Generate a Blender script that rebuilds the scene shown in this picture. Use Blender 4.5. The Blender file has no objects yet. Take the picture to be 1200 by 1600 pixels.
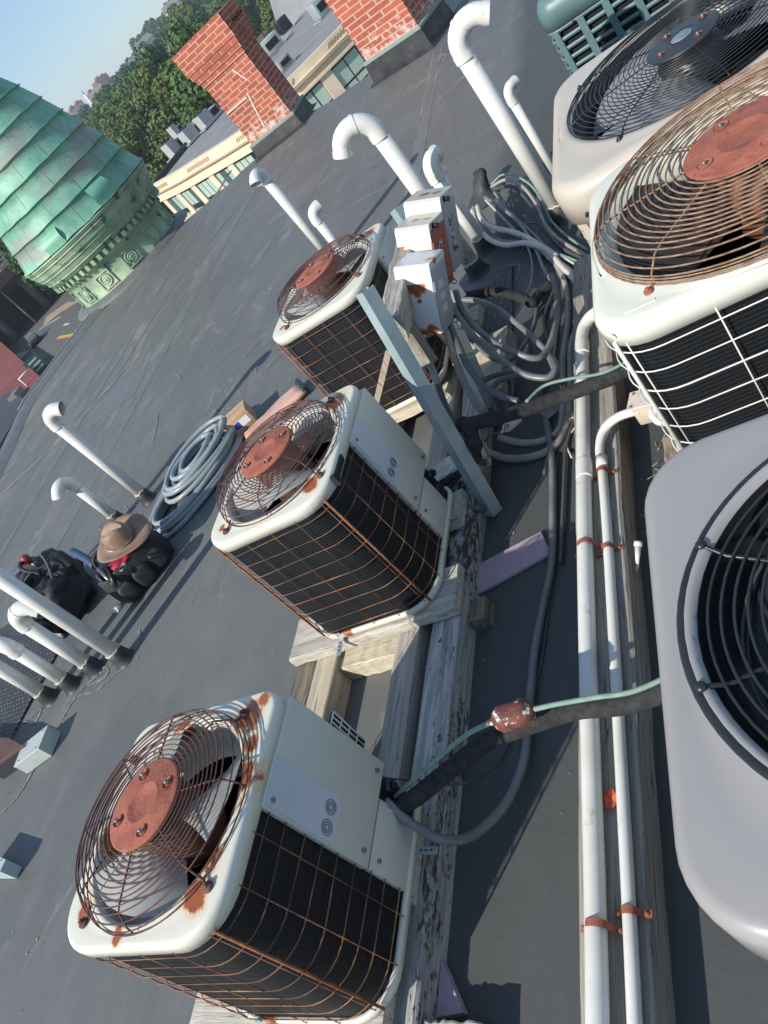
import bpy, math, random
from mathutils import Vector, Matrix, noise
PI=math.pi; R=math.radians
random.seed(7)
S=bpy.context.scene; C=S.collection
# ---------------------------------------------------------------- camera, world, sun
cd=bpy.data.cameras.new('camera'); cam=bpy.data.objects.new('camera',cd); C.objects.link(cam); S.camera=cam
cd.sensor_fit='VERTICAL'; cd.sensor_height=36; cd.lens=36*1248.967/1600; cd.clip_start=.02; cd.clip_end=5000
A=((0.779837,0.326451,0.534120),(0.150807,0.730143,-0.666444),(-0.607546,0.600267,0.520162))
cam.matrix_world=Matrix.Translation((0,0,1.6))@Matrix(A).to_4x4()
SUN_AZ=R(240); SUN_EL=R(34.5)      # direction towards the sun in the x,y plane
sd=Vector((math.cos(SUN_AZ)*math.cos(SUN_EL),math.sin(SUN_AZ)*math.cos(SUN_EL),math.sin(SUN_EL)))
sl=bpy.data.lights.new('sun','SUN'); sl.energy=4.6; sl.angle=R(.55); sl.color=(1,.93,.83)
so=bpy.data.objects.new('sun',sl); C.objects.link(so); so.rotation_euler=sd.to_track_quat('Z','Y').to_euler()
W=bpy.data.worlds.new('World'); S.world=W; W.use_nodes=True
wn=W.node_tree.nodes; wl=W.node_tree.links; bg=wn['Background']
sk=wn.new('ShaderNodeTexSky'); sk.sky_type='NISHITA'; sk.sun_disc=False; sk.sun_elevation=SUN_EL
sk.sun_rotation=math.atan2(sd.x,sd.y); sk.altitude=50; sk.air_density=1.0; sk.dust_density=.25; sk.ozone_density=3.5
sm_=wn.new('ShaderNodeMix'); sm_.data_type='RGBA'; sm_.inputs[0].default_value=.4; sm_.inputs[7].default_value=(3.3,4.9,7.0,1)
wl.new(sk.outputs[0],sm_.inputs[6]); wl.new(sm_.outputs[2],bg.inputs[0]); bg.inputs[1].default_value=.11
S.view_settings.view_transform='Standard'; S.view_settings.look='None'; S.view_settings.gamma=1
S.view_settings.exposure=0.25
S.render.engine='CYCLES'
# ---------------------------------------------------------------- materials
MATS={}
def nt(name):
    m=bpy.data.materials.new(name); m.use_nodes=True; t=m.node_tree
    return m,t,t.nodes,t.links,t.nodes['Principled BSDF']
def L4(c): return (c[0],c[1],c[2],1)
def noisef(t,scale,detail=5,rough=.6,vec=None,dist=0):
    n=t.nodes.new('ShaderNodeTexNoise'); n.inputs['Scale'].default_value=scale; n.inputs['Detail'].default_value=detail
    n.inputs['Roughness'].default_value=rough; n.inputs['Distortion'].default_value=dist
    if vec: t.links.new(vec,n.inputs['Vector'])
    return n.outputs['Fac']
def ramp(t,fac,stops):
    r=t.nodes.new('ShaderNodeValToRGB'); e=r.color_ramp.elements
    while len(e)<len(stops): e.new(.5)
    for i,(p,c) in enumerate(stops): e[i].position=p; e[i].color=L4(c) if len(c)==3 else c
    t.links.new(fac,r.inputs[0]); return r.outputs[0]
def mixc(t,fac,a,b):
    m=t.nodes.new('ShaderNodeMix'); m.data_type='RGBA'
    if isinstance(fac,(int,float)): m.inputs[0].default_value=fac
    else: t.links.new(fac,m.inputs[0])
    for k,v in ((6,a),(7,b)):
        if isinstance(v,tuple): m.inputs[k].default_value=L4(v)
        else: t.links.new(v,m.inputs[k])
    return m.outputs[2]
def mth(t,op,a,b=0,c=None,clamp=False):
    m=t.nodes.new('ShaderNodeMath'); m.operation=op; m.use_clamp=clamp
    for i,v in enumerate((a,b,c)):
        if v is None: continue
        if isinstance(v,(int,float)): m.inputs[i].default_value=v
        else: t.links.new(v,m.inputs[i])
    return m.outputs[0]
def coord(t,scale=(1,1,1),kind='Object',rot=(0,0,0)):
    c=t.nodes.new('ShaderNodeTexCoord'); m=t.nodes.new('ShaderNodeMapping')
    m.inputs['Scale'].default_value=scale; m.inputs['Rotation'].default_value=rot
    t.links.new(c.outputs[kind],m.inputs[0]); return m.outputs[0]
def bump(t,h,st,b,dist=.01):
    n=t.nodes.new('ShaderNodeBump'); n.inputs['Strength'].default_value=st; n.inputs['Distance'].default_value=dist
    t.links.new(h,n.inputs['Height']); t.links.new(n.outputs[0],b.inputs['Normal'])
def M(name,c1,c2=None,scale=6,rough=.6,metal=0,stretch=(1,1,1),lo=.35,hi=.65,bm=0,bscale=None,spec=.5,detail=5,c3=None,s3=30,t3=.62):
    if name in MATS: return MATS[name]
    m,t,n,l,b=nt(name); b.inputs['Roughness'].default_value=rough; b.inputs['Metallic'].default_value=metal
    b.inputs['Specular IOR Level'].default_value=spec
    v=coord(t,stretch); f=noisef(t,scale,detail,.6,v)
    col=ramp(t,f,[(lo,c1),(hi,c2 or tuple(x*.85 for x in c1))])
    if c3:
        f3=noisef(t,s3,6,.65,v); k=ramp(t,f3,[(t3-.03,(0,0,0)),(t3+.03,(1,1,1))]); col=mixc(t,k,col,c3)
    l.new(col,b.inputs['Base Color'])
    if bm: bump(t,noisef(t,bscale or scale*4,6,.65,v),bm,b)
    MATS[name]=m; return m
def stained(name,base,stains,rust=(.42,.13,.045),rough=.38,dirt=(.55,.53,.44)):
    """paint with rust marks at fixed spots (x,y,z,r) of the object"""
    m,t,n,l,b=nt(name); v=coord(t); b.inputs['Roughness'].default_value=rough
    acc=None
    for (x,y,z,r) in stains:
        d=n.new('ShaderNodeVectorMath'); d.operation='DISTANCE'; l.new(v,d.inputs[0]); d.inputs[1].default_value=(x,y,z)
        k=mth(t,'DIVIDE',d.outputs['Value'],r)
        acc=k if acc is None else mth(t,'MINIMUM',acc,k)
    f=noisef(t,30,9,.72,v); f2=noisef(t,3,4,.55,v)
    col=mixc(t,ramp(t,f2,[(.4,(0,0,0)),(.75,(1,1,1))]),base,tuple(base[i]*.9+dirt[i]*.1 for i in range(3)))
    if acc is not None:
        k=mth(t,'SUBTRACT',1.0,acc); k=mth(t,'ADD',k,mth(t,'MULTIPLY',mth(t,'SUBTRACT',f,.5),1.6),clamp=True)
        halo=ramp(t,k,[(.0,(0,0,0)),(.5,(1,1,1))]); core=ramp(t,k,[(.3,(0,0,0)),(.5,(1,1,1))])
        col=mixc(t,mth(t,'MULTIPLY',halo,.75),col,(.72,.4,.13))
        col=mixc(t,core,col,mixc(t,f,rust,(.22,.06,.03)))
    l.new(col,b.inputs['Base Color']); bump(t,noisef(t,60,3,.5,v),.03,b)
    return m
WHITE=(.66,.65,.55)
def wood(name,dark,light,axis,moss=None,crack=.5):
    m,t,n,l,b=nt(name); b.inputs['Roughness'].default_value=.85; b.inputs['Specular IOR Level'].default_value=.2
    st={'x':(1.2,26,26),'y':(26,1.2,26),'z':(26,26,1.2)}[axis]
    v=coord(t,st); v1=coord(t)
    f=noisef(t,2.2,8,.62,v,.4); g_=noisef(t,6,6,.6,v,.8); big=noisef(t,5,3,.5,v1)
    col=ramp(t,f,[(.28,dark),(.5,tuple((dark[i]+light[i])*.5 for i in range(3))),(.72,light)])
    k=ramp(t,g_,[(.34,(1,1,1)),(.42,(0,0,0))]); col=mixc(t,mth(t,'MULTIPLY',k,.75),col,tuple(x*.22 for x in dark))
    if moss:
        vm=coord(t,{'x':(.35,1,1),'y':(1,.35,1),'z':(1,1,.35)}[axis]); k=ramp(t,mth(t,'ADD',mth(t,'MULTIPLY',noisef(t,60,7,.75,vm),.6),mth(t,'MULTIPLY',noisef(t,6,3,.5,vm),.4)),[(.535,(0,0,0)),(.585,(.9,.9,.9))])
        col=mixc(t,k,col,moss)
    l.new(col,b.inputs['Base Color']); bump(t,g_,crack,b,.006); return m
def brick():
    m,t,n,l,b=nt('brick'); b.inputs['Roughness'].default_value=.85
    c=n.new('ShaderNodeTexCoord'); s=n.new('ShaderNodeSeparateXYZ'); l.new(c.outputs['Object'],s.inputs[0])
    cb=n.new('ShaderNodeCombineXYZ'); l.new(mth(t,'ADD',s.outputs[0],s.outputs[1]),cb.inputs[0]); l.new(s.outputs[2],cb.inputs[1])
    br=n.new('ShaderNodeTexBrick'); l.new(cb.outputs[0],br.inputs[0]); br.inputs['Scale'].default_value=1
    br.inputs['Brick Width'].default_value=.165; br.inputs['Row Height'].default_value=.058; br.inputs['Mortar Size'].default_value=.0065
    br.inputs['Mortar Smooth'].default_value=.1; br.inputs['Bias'].default_value=-.1
    br.inputs['Color1'].default_value=(.47,.11,.062,1); br.inputs['Color2'].default_value=(.31,.072,.048,1); br.inputs['Mortar'].default_value=(.46,.35,.26,1)
    v=coord(t); f=noisef(t,14,6,.65,v); big=noisef(t,3,4,.6,v)
    col=mixc(t,ramp(t,f,[(.45,(0,0,0)),(.75,(.45,.45,.45))]),br.outputs['Color'],(.2,.05,.04))
    # lime bloom and repointing near the foot
    low=mth(t,'SUBTRACT',.62,s.outputs[2]); k=mth(t,'MULTIPLY',mth(t,'ADD',low,mth(t,'MULTIPLY',mth(t,'SUBTRACT',f,.5),1.6)),1.3,clamp=True)
    col=mixc(t,ramp(t,k,[(.38,(0,0,0)),(.75,(.8,.8,.8))]),col,(.66,.58,.52))
    l.new(col,b.inputs['Base Color']); bump(t,br.outputs['Fac'],-.35,b,.006); MATS['brick']=m; return m
def roofmat():
    m,t,n,l,b=nt('roof_membrane'); v=coord(t); b.inputs['Specular IOR Level'].default_value=.35
    f=noisef(t,.9,7,.62,v,.3); f2=noisef(t,5,6,.7,coord(t,(1,.35,1),rot=(0,0,.4))); f3=noisef(t,40,4,.6,v)
    col=ramp(t,f,[(.3,(.112,.117,.114)),(.7,(.14,.146,.143))])
    col=mixc(t,ramp(t,f2,[(.5,(0,0,0)),(.72,(.5,.5,.5))]),col,(.19,.19,.188))
    dk=noisef(t,2.3,7,.68,coord(t,(1,2.2,1),rot=(0,0,-.6)),.6)
    col=mixc(t,ramp(t,dk,[(.56,(0,0,0)),(.7,(.35,.35,.35))]),col,(.085,.09,.09))
    # dust streaks running off towards the roof edge
    s=n.new('ShaderNodeSeparateXYZ'); l.new(v,s.inputs[0])
    far=mth(t,'MULTIPLY',mth(t,'SUBTRACT',mth(t,'MULTIPLY',s.outputs[0],-1),3.6),.45,clamp=True)
    st=noisef(t,1.6,7,.7,coord(t,(2.6,.45,1),rot=(0,0,.25)),.8)
    k=mth(t,'MULTIPLY',far,ramp(t,st,[(.52,(0,0,0)),(.7,(.7,.7,.7))]))
    col=mixc(t,k,col,(.27,.25,.21))
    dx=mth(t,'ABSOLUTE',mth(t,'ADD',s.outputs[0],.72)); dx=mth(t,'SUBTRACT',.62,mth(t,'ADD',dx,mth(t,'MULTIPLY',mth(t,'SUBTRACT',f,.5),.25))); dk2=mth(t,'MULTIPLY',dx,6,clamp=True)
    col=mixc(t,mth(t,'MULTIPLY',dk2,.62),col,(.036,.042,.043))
    sp=n.new('ShaderNodeTexVoronoi'); sp.inputs['Scale'].default_value=7; l.new(v,sp.inputs['Vector'])
    k=ramp(t,sp.outputs['Distance'],[(.018,(1,1,1)),(.03,(0,0,0))]); k=mth(t,'MULTIPLY',k,ramp(t,noisef(t,3,2,.5,v),[(.55,(0,0,0)),(.6,(1,1,1))]))
    col=mixc(t,k,col,(.55,.55,.52))
    tide=mth(t,'ABSOLUTE',mth(t,'SUBTRACT',noisef(t,.75,5,.55,coord(t,(1,.6,1),rot=(0,0,.5)),.5),.53)); k=mth(t,'MULTIPLY',ramp(t,tide,[(.0,(.8,.8,.8)),(.009,(0,0,0))]),ramp(t,noisef(t,1.3,3,.5,v),[(.45,(0,0,0)),(.6,(1,1,1))]))
    k=mth(t,'MULTIPLY',k,mth(t,'SUBTRACT',1,dk2)); col=mixc(t,k,col,(.215,.215,.205))
    tar=ramp(t,noisef(t,1.1,6,.7,coord(t,(2.2,.5,1),rot=(0,0,.3)),1.0),[(.6,(0,0,0)),(.72,(.4,.4,.4))]); col=mixc(t,tar,col,(.075,.079,.081))
    l.new(col,b.inputs['Base Color']); l.new(ramp(t,f,[(.3,(.5,.5,.5)),(.7,(.68,.68,.68))]),b.inputs['Roughness'])
    bump(t,mth(t,'ADD',f3,mth(t,'MULTIPLY',f2,3)),.12,b,.01); return m
def coilmat(period=.009):
    m,t,n,l,b=nt('coil_fins'); c=n.new('ShaderNodeTexCoord'); s=n.new('ShaderNodeSeparateXYZ'); l.new(c.outputs['Object'],s.inputs[0])
    w=mth(t,'SINE',mth(t,'MULTIPLY',s.outputs[2],2*PI/period)); v=coord(t)
    col=mixc(t,mth(t,'MULTIPLY_ADD',w,.5,.5),(.002,.003,.005),(.011,.014,.018))
    d=ramp(t,noisef(t,26,6,.7,v),[(.6,(0,0,0)),(.75,(.6,.6,.6))]); col=mixc(t,d,col,(.018,.021,.024))
    l.new(col,b.inputs['Base Color']); b.inputs['Roughness'].default_value=.55; b.inputs['Specular IOR Level'].default_value=.3; bump(t,w,.25,b,.002); return m
M_roof=roofmat(); M_brick=brick(); M_coil=coilmat()
def rustwire(name,a,b_): return M(name,a,b_,scale=40,rough=.75,bm=.3,bscale=200)
M_rustw=rustwire('rusty_wire',(.075,.036,.034),(.16,.065,.05)); M_rustg=M('guard_wire_rust',(.09,.045,.035),(.38,.17,.075),scale=7,rough=.75,lo=.42,hi=.7,c3=(.5,.26,.08),s3=3.2,t3=.6); M_rusto=rustwire('orange_rusty_wire',(.36,.14,.045),(.16,.06,.035))
M_tanw=rustwire('tan_rusty_wire',(.34,.24,.15),(.17,.085,.06)); M_whitew=M('white_wire',(.72,.72,.66),(.6,.6,.55),rough=.4)
M_rust=M('rust_plate',(.38,.125,.08),(.27,.075,.045),scale=18,rough=.85,bm=.35,bscale=120,c3=(.24,.08,.055),s3=30,t3=.6)
M_black=M('black_coated_metal',(.015,.017,.02),(.025,.027,.03),rough=.35)
M_dark=M('dark_interior',(.012,.012,.013),(.02,.018,.016),rough=.8)
M_motor=M('rusty_motor',(.06,.035,.03),(.12,.06,.04),scale=12,rough=.75)
M_blade=M('fan_blade_aluminium',(.5,.5,.47),(.34,.33,.3),scale=5,rough=.5)
M_steel=M('galvanised_steel',(.42,.47,.47),(.3,.36,.37),scale=14,rough=.42,metal=.35)
M_strut=M('pale_blue_steel',(.36,.45,.46),(.27,.35,.37),scale=9,rough=.4,metal=.2,c3=(.4,.4,.36),s3=20,t3=.68)
M_zinc=M('zinc_fitting',(.3,.31,.31),(.2,.2,.2),scale=30,rough=.4,metal=.7)
M_pvc=M('white_pvc',(.72,.72,.68),(.64,.635,.58),scale=7,rough=.33,c3=(.5,.48,.42),s3=11,t3=.66)
M_boot=M('rubber_boot',(.025,.027,.03),(.04,.042,.045),scale=12,rough=.55)
M_seal=M('cream_sealant',(.62,.56,.42),(.4,.36,.28),scale=60,rough=.7)
M_lap=M('membrane_lap',(.15,.157,.157),(.118,.124,.125),scale=6,rough=.5)
M_lap2=M('dusty_lap_edge',(.27,.262,.245),(.13,.132,.132),scale=5,rough=.7)
M_chalk=M('chalk_line',(.27,.275,.27),(.15,.155,.155),scale=25,rough=.9)
M_panel=M('cream_panel',(.6,.6,.53),(.55,.55,.49),scale=3,rough=.38,bm=.02,bscale=80)
M_label=M('pale_label',(.56,.6,.66),(.5,.54,.6),rough=.3)
M_ink=M('label_ink',(.12,.12,.13),(.16,.16,.16),rough=.5)
M_foam=M('black_foam_insulation',(.03,.031,.034),(.055,.056,.058),scale=60,rough=.95,bm=.5,bscale=240,spec=.2)
M_flex=M('grey_flexible_conduit',(.13,.138,.143),(.21,.22,.225),scale=9,rough=.35)
M_flexd=M('dark_flexible_conduit',(.075,.078,.081),(.13,.132,.134),scale=9,rough=.45)
M_cab=M('taupe_cable',(.36,.34,.29),(.25,.24,.205),scale=12,rough=.6)
M_cabl=M('pale_grey_cable',(.6,.57,.51),(.48,.46,.41),scale=12,rough=.55)
M_cabd=M('charcoal_cable',(.05,.055,.06),(.075,.08,.085),scale=12,rough=.5)
M_cu=M('verdigris_copper',(.22,.34,.28),(.17,.24,.2),scale=30,rough=.7,c3=(.25,.13,.08),s3=14,t3=.66)
M_patch=M('rust_with_white_paint_flakes',(.19,.055,.04),(.08,.028,.024),scale=55,rough=.75,c3=(.75,.74,.7),s3=38,t3=.6,bm=.2)
M_patchw=M('white_paint_with_rust_spots',(.68,.67,.6),(.55,.52,.45),scale=20,rough=.6,c3=(.25,.09,.05),s3=40,t3=.58)
M_pink=M('pink_foam_board',(.42,.32,.38),(.36,.27,.33),scale=30,rough=.8,bm=.1)
M_beige=M('beige_plastic',(.52,.47,.4),(.47,.43,.37),scale=2.5,rough=.4)
M_greyl=M('warm_grey_painted_steel',(.315,.303,.298),(.285,.275,.27),scale=2.2,rough=.36,bm=.03,bscale=90)
M_teal=M('teal_painted_steel',(.12,.2,.21),(.095,.165,.175),scale=4,rough=.42)
M_pad=None
def padmat():
    m,t,n,l,b=nt('dimpled_rubber'); v=coord(t,(1,1,1)); vo=n.new('ShaderNodeTexVoronoi'); vo.inputs['Scale'].default_value=34; vo.inputs['Randomness'].default_value=.12
    l.new(v,vo.inputs['Vector']); k=ramp(t,vo.outputs['Distance'],[(.28,(1,1,1)),(.5,(0,0,0))])
    l.new(mixc(t,k,(.03,.032,.036),(.15,.155,.16)),b.inputs['Base Color']); b.inputs['Roughness'].default_value=.6; bump(t,k,.7,b,.006); return m
M_pad=padmat()
def hashmat(): pass
# ---------------------------------------------------------------- mesh builder
class MB:
    def __init__(s): s.v=[]; s.f=[]; s.sm=[]; s.mi=[]; s.cur=0
    def add(s,vs,fs,sm=False):
        o=len(s.v); s.v+= [tuple(p) for p in vs]; s.f+=[tuple(i+o for i in f) for f in fs]; s.sm+=[sm]*len(fs); s.mi+=[s.cur]*len(fs); return s
    def box(s,c,d,rot=None,taper=1):
        x,y,z=[q/2 for q in d]; P=[(-x,-y,-z),(x,-y,-z),(x,y,-z),(-x,y,-z),(-x*taper,-y*taper,z),(x*taper,-y*taper,z),(x*taper,y*taper,z),(-x*taper,y*taper,z)]
        if rot is not None: P=[rot@Vector(p) for p in P]
        P=[Vector(p)+Vector(c) for p in P]
        return s.add(P,[(0,3,2,1),(4,5,6,7),(0,1,5,4),(1,2,6,5),(2,3,7,6),(3,0,4,7)])
    def bbox(s,c,d,b=.004,rot=None,segs=2):
        """box with rounded vertical and top/bottom edges"""
        x,y,z=[q/2 for q in d]; rings=[]
        def ring(ins,zz):
            pts=[]
            for cx,cy,a0 in ((x,y,0),(-x,y,90),(-x,-y,180),(x,-y,270)):
                sx=1 if cx>0 else -1; sy=1 if cy>0 else -1
                for k in range(segs+1):
                    a=R(a0+90*k/segs); pts.append((sx*(x-b)+(b-ins)*math.cos(a),sy*(y-b)+(b-ins)*math.sin(a),zz))
            return pts
        prof=[(b,-z)]+[(b-b*math.sin(R(90*k/segs)),-z+b-b*math.cos(R(90*k/segs))) for k in range(1,segs+1)]
        prof+= [(b-b*math.cos(R(90*k/segs)),z-b+b*math.sin(R(90*k/segs))) for k in range(0,segs+1)]
        pr=[ring(min(i,b*.999),zz) for i,zz in prof]
        if rot is not None: pr=[[rot@Vector(p) for p in r_] for r_ in pr]
        pr=[[Vector(p)+Vector(c) for p in r_] for r_ in pr]
        return s.loft(pr,True,True,True)
    def loft(s,rings,closed=True,cap0=False,cap1=False,sm=True):
        n=len(rings[0]); vs=[p for r_ in rings for p in r_]; fs=[]
        for i in range(len(rings)-1):
            for j in range(n if closed else n-1):
                k=(j+1)%n; fs.append((i*n+j,i*n+k,(i+1)*n+k,(i+1)*n+j))
        o=len(s.v); s.add(vs,fs,sm)
        if cap0: s.add([],[]); s.f.append(tuple(o+j for j in reversed(range(n)))); s.sm.append(False); s.mi.append(s.cur)
        if cap1: b=o+(len(rings)-1)*n; s.f.append(tuple(b+j for j in range(n))); s.sm.append(False); s.mi.append(s.cur)
        return s
    def tube(s,path,r,n=8,closed=False,caps=True,rf=None):
        P=[Vector(p) for p in path]; m=len(P); rings=[]; prev=None
        for i in range(m):
            a=P[i-1] if (i>0 or closed) else P[i]; b=P[(i+1)%m] if (i<m-1 or closed) else P[i]
            t=(b-a); t=t.normalized() if t.length>1e-9 else Vector((0,0,1))
            if prev is None:
                u=t.orthogonal().normalized()
            else:
                u=(prev-t*prev.dot(t)); u=u.normalized() if u.length>1e-6 else t.orthogonal().normalized()
            prev=u; w=t.cross(u); rr=rf(i) if rf else r
            rings.append([P[i]+(u*math.cos(2*PI*k/n)+w*math.sin(2*PI*k/n))*rr for k in range(n)])
        if closed: rings.append(rings[0]) if n<3 else None
        if closed:
            # last ring must line up with the first: pick the best offset
            l=rings[-1] if False else rings[m-1]; best=min(range(n),key=lambda q:sum((rings[0][(k+q)%n]-l[k]).length for k in range(n)))
            rings=rings[:m]+[[rings[0][(k+best)%n] for k in range(n)]]
        return s.loft(rings,True,caps and not closed,caps and not closed)
    def lathe(s,prof,c=(0,0,0),n=32,cap0=False,cap1=False,rot=None):
        rings=[]
        for r_,z in prof:
            q=[Vector((r_*math.cos(2*PI*k/n),r_*math.sin(2*PI*k/n),z)) for k in range(n)]
            if rot is not None: q=[rot@p for p in q]
            rings.append([p+Vector(c) for p in q])
        return s.loft(rings,True,cap0,cap1)
    def cyl(s,a,b,r,n=12,r2=None):
        a=Vector(a); b=Vector(b); t=(b-a).normalized(); u=t.orthogonal().normalized(); w=t.cross(u)
        rg=lambda p,q:[p+(u*math.cos(2*PI*k/n)+w*math.sin(2*PI*k/n))*q for k in range(n)]
        return s.loft([rg(a,r),rg(b,r2 if r2 is not None else r)],True,True,True)
    def ball(s,c,r,n=10,sq=(1,1,1)):
        prof=[(max(1e-4,math.sin(PI*k/n)),-math.cos(PI*k/n)) for k in range(n+1)]; rings=[]
        for a,z in prof: rings.append([Vector((c[0]+r*sq[0]*a*math.cos(2*PI*j/(n*2)),c[1]+r*sq[1]*a*math.sin(2*PI*j/(n*2)),c[2]+r*sq[2]*z)) for j in range(n*2)])
        return s.loft(rings,True)
    def build(s,name,mats,parent=None,loc=None):
        me=bpy.data.meshes.new(name); me.from_pydata(s.v,[],s.f); me.update()
        if not isinstance(mats,(list,tuple)): mats=[mats]
        for m in mats: me.materials.append(m)
        me.polygons.foreach_set('use_smooth',s.sm); me.polygons.foreach_set('material_index',s.mi)
        o=bpy.data.objects.new(name,me); C.objects.link(o)
        if parent: o.parent=parent
        if loc: o.location=loc
        return o
def tag(o,label,cat,group=None,kind=None):
    o['label']=label
    if kind: o['kind']=kind
    else: o['category']=cat
    if group: o['group']=group
    return o
def thing(name,label,cat,loc=(0,0,0),rz=0,group=None):
    o=bpy.data.objects.new(name,None); C.objects.link(o); o.location=loc; o.rotation_euler=(0,0,rz); o.empty_display_size=.1
    return tag(o,label,cat,group)
def struct(name,mb,mat,parent=None):
    o=mb.build(name,mat,parent)
    if not parent: o['kind']='structure'
    return o
def kids(o): return list(o.children)
def smooth(pts,n=8):
    P=[Vector(p) for p in pts]
    if len(P)<3: return [P[0].lerp(P[-1],i/(n*2)) for i in range(n*2+1)]
    Q=[P[0]*2-P[1]]+P+[P[-1]*2-P[-2]]; out=[]
    for i in range(1,len(Q)-2):
        a,b,c,d=Q[i-1:i+3]
        for k in range(n):
            t=k/n; out.append(.5*((2*b)+(c-a)*t+(2*a-5*b+4*c-d)*t*t+(3*b-a-3*c+d)*t**3))
    out.append(P[-1]); return out
def resample(path,step):
    out=[path[0]]; acc=0
    for a,b in zip(path,path[1:]):
        l=(b-a).length; d=step-acc
        while d<=l: out.append(a.lerp(b,d/l)); d+=step
        acc=(acc+l)%step
    return out
def cable(name,label,cat,pts,r,mat,group=None,ribs=0,n=8,parent=None,build=True):
    mb=MB(); p=smooth(pts,8)
    if ribs: p=resample(p,ribs/2); mb.tube(p,r,n,rf=lambda i:r*(1.1 if i%2 else .86))
    else: mb.tube(p,r,n)
    o=mb.build(name,mat,parent)
    if not parent: tag(o,label,cat,group)
    return o
def Rxyz(a,b,c): return Matrix.Rotation(R(c),3,'Z')@Matrix.Rotation(R(b),3,'Y')@Matrix.Rotation(R(a),3,'X')
def outline(Wd,Dp,rads,nc=8,ns=10,off=0):
    """rounded rectangle, anticlockwise from far right corner start; rads = near-left, near-right, far-right, far-left"""
    x,y=Wd/2+off,Dp/2+off; nl,nr,fr,fl=[max(.002,q+off) for q in rads]
    cs=[(x-fr,y-fr,fr,0),(-x+fl,y-fl,fl,90),(-x+nl,-y+nl,nl,180),(x-nr,-y+nr,nr,270)]; pts=[]
    for i,(cx,cy,r_,a0) in enumerate(cs):
        for k in range(nc+1):
            a=R(a0+90*k/nc); pts.append((cx+r_*math.cos(a),cy+r_*math.sin(a)))
        nx=cs[(i+1)%4]; a=R(nx[3]); e=(nx[0]+nx[2]*math.cos(a),nx[1]+nx[2]*math.sin(a)); b=pts[-1]
        for k in range(1,ns): pts.append((b[0]+(e[0]-b[0])*k/ns,b[1]+(e[1]-b[1])*k/ns))
    return pts
def ring3(o,z): return [Vector((p[0],p[1],z)) for p in o]
# ================================================================ condensers
def grille(Rg,hub,zl,zc,n,wr,nsp,mats,parent,feet=4,a0=0,side=2,hubmat=None,bolts=4,footmat=None,edge=.8):
    """domed wire fan guard: rings, spokes with feet, hub plate"""
    def zf(r_):
        t=(r_-hub)/(Rg-hub); return zl+.012+(zc-zl-.012)*(1-max(0,(t-edge)/(1-edge))**2*.55)-(zc-zl)*.12*t
    mb=MB()
    for k in range(n):
        r_=hub+(Rg-hub)*(k+.6)/n; z=zf(r_)
        mb.tube([(r_*math.cos(2*PI*j/64),r_*math.sin(2*PI*j/64),z) for j in range(64)],wr,6,closed=True)
    z1=zf(Rg)
    for k in range(side):
        z=z1-(z1-zl-.004)*(k+1)/side; r_=Rg+.003+.002*k
        mb.tube([(r_*math.cos(2*PI*j/64),r_*math.sin(2*PI*j/64),z) for j in range(64)],wr,6,closed=True)
    mb.build('ring_wires',mats,parent)
    mb=MB()
    for k in range(nsp):
        a=a0+2*PI*k/nsp; c,s_=math.cos(a),math.sin(a)
        p=[(c*r_,s_*r_,zf(r_)-wr*1.6) for r_ in [hub*.85+(Rg-hub*.85)*i/8 for i in range(9)]]
        p.append((c*(Rg+.004),s_*(Rg+.004),zl+.008)); mb.tube(p,wr*1.25,6)
    mb.build('spokes',mats,parent)
    for k in range(feet):
        a=a0+PI/feet*0+2*PI*k/feet+(PI/4 if feet==4 else 0); c,s_=math.cos(a),math.sin(a); mb=MB()
        mb.tube([(c*(Rg-.005),s_*(Rg-.005),zl+.014),(c*(Rg+.012),s_*(Rg+.012),zl+.006),(c*(Rg+.03),s_*(Rg+.03),zl+.005)],wr*1.8,6)
        mb.lathe([(.011,0),(.011,.005),(.007,.007)],(c*(Rg+.028),s_*(Rg+.028),zl+.001),12,cap1=True)
        mb.lathe([(.0055,0),(.0055,.006),(.003,.007)],(c*(Rg+.028),s_*(Rg+.028),zl+.007),6,cap1=True)
        mb.build('mounting_foot',footmat or mats,parent)
    hp=MB(); hp.lathe([(hub*.2,zc-.004),(hub,zc-.004),(hub,zc+.001),(hub*.95,zc+.003),(hub*.5,zc+.0035),(hub*.46,zc+.006),(hub*.42,zc+.0062),(hub*.38,zc+.0035),(.001,zc+.0035)],n=48)
    h=hp.build('hub_plate',hubmat or M_rust,parent)
    for k in range(bolts):
        a=a0+.35+2*PI*k/bolts; q=hub*.72; mb=MB()
        mb.lathe([(.013*hub/.1,0),(.011*hub/.1,-.006),(.009,-.006)],(q*math.cos(a),q*math.sin(a),zc+.0065),14); mb.build('washer',M_rust,h); mb=MB()
        mb.lathe([(.0045,-.002),(.0045,.009),(.003,.011)],(q*math.cos(a),q*math.sin(a),zc+.002),8,cap1=True)
        mb.build('bolt',M_zinc,h)
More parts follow.
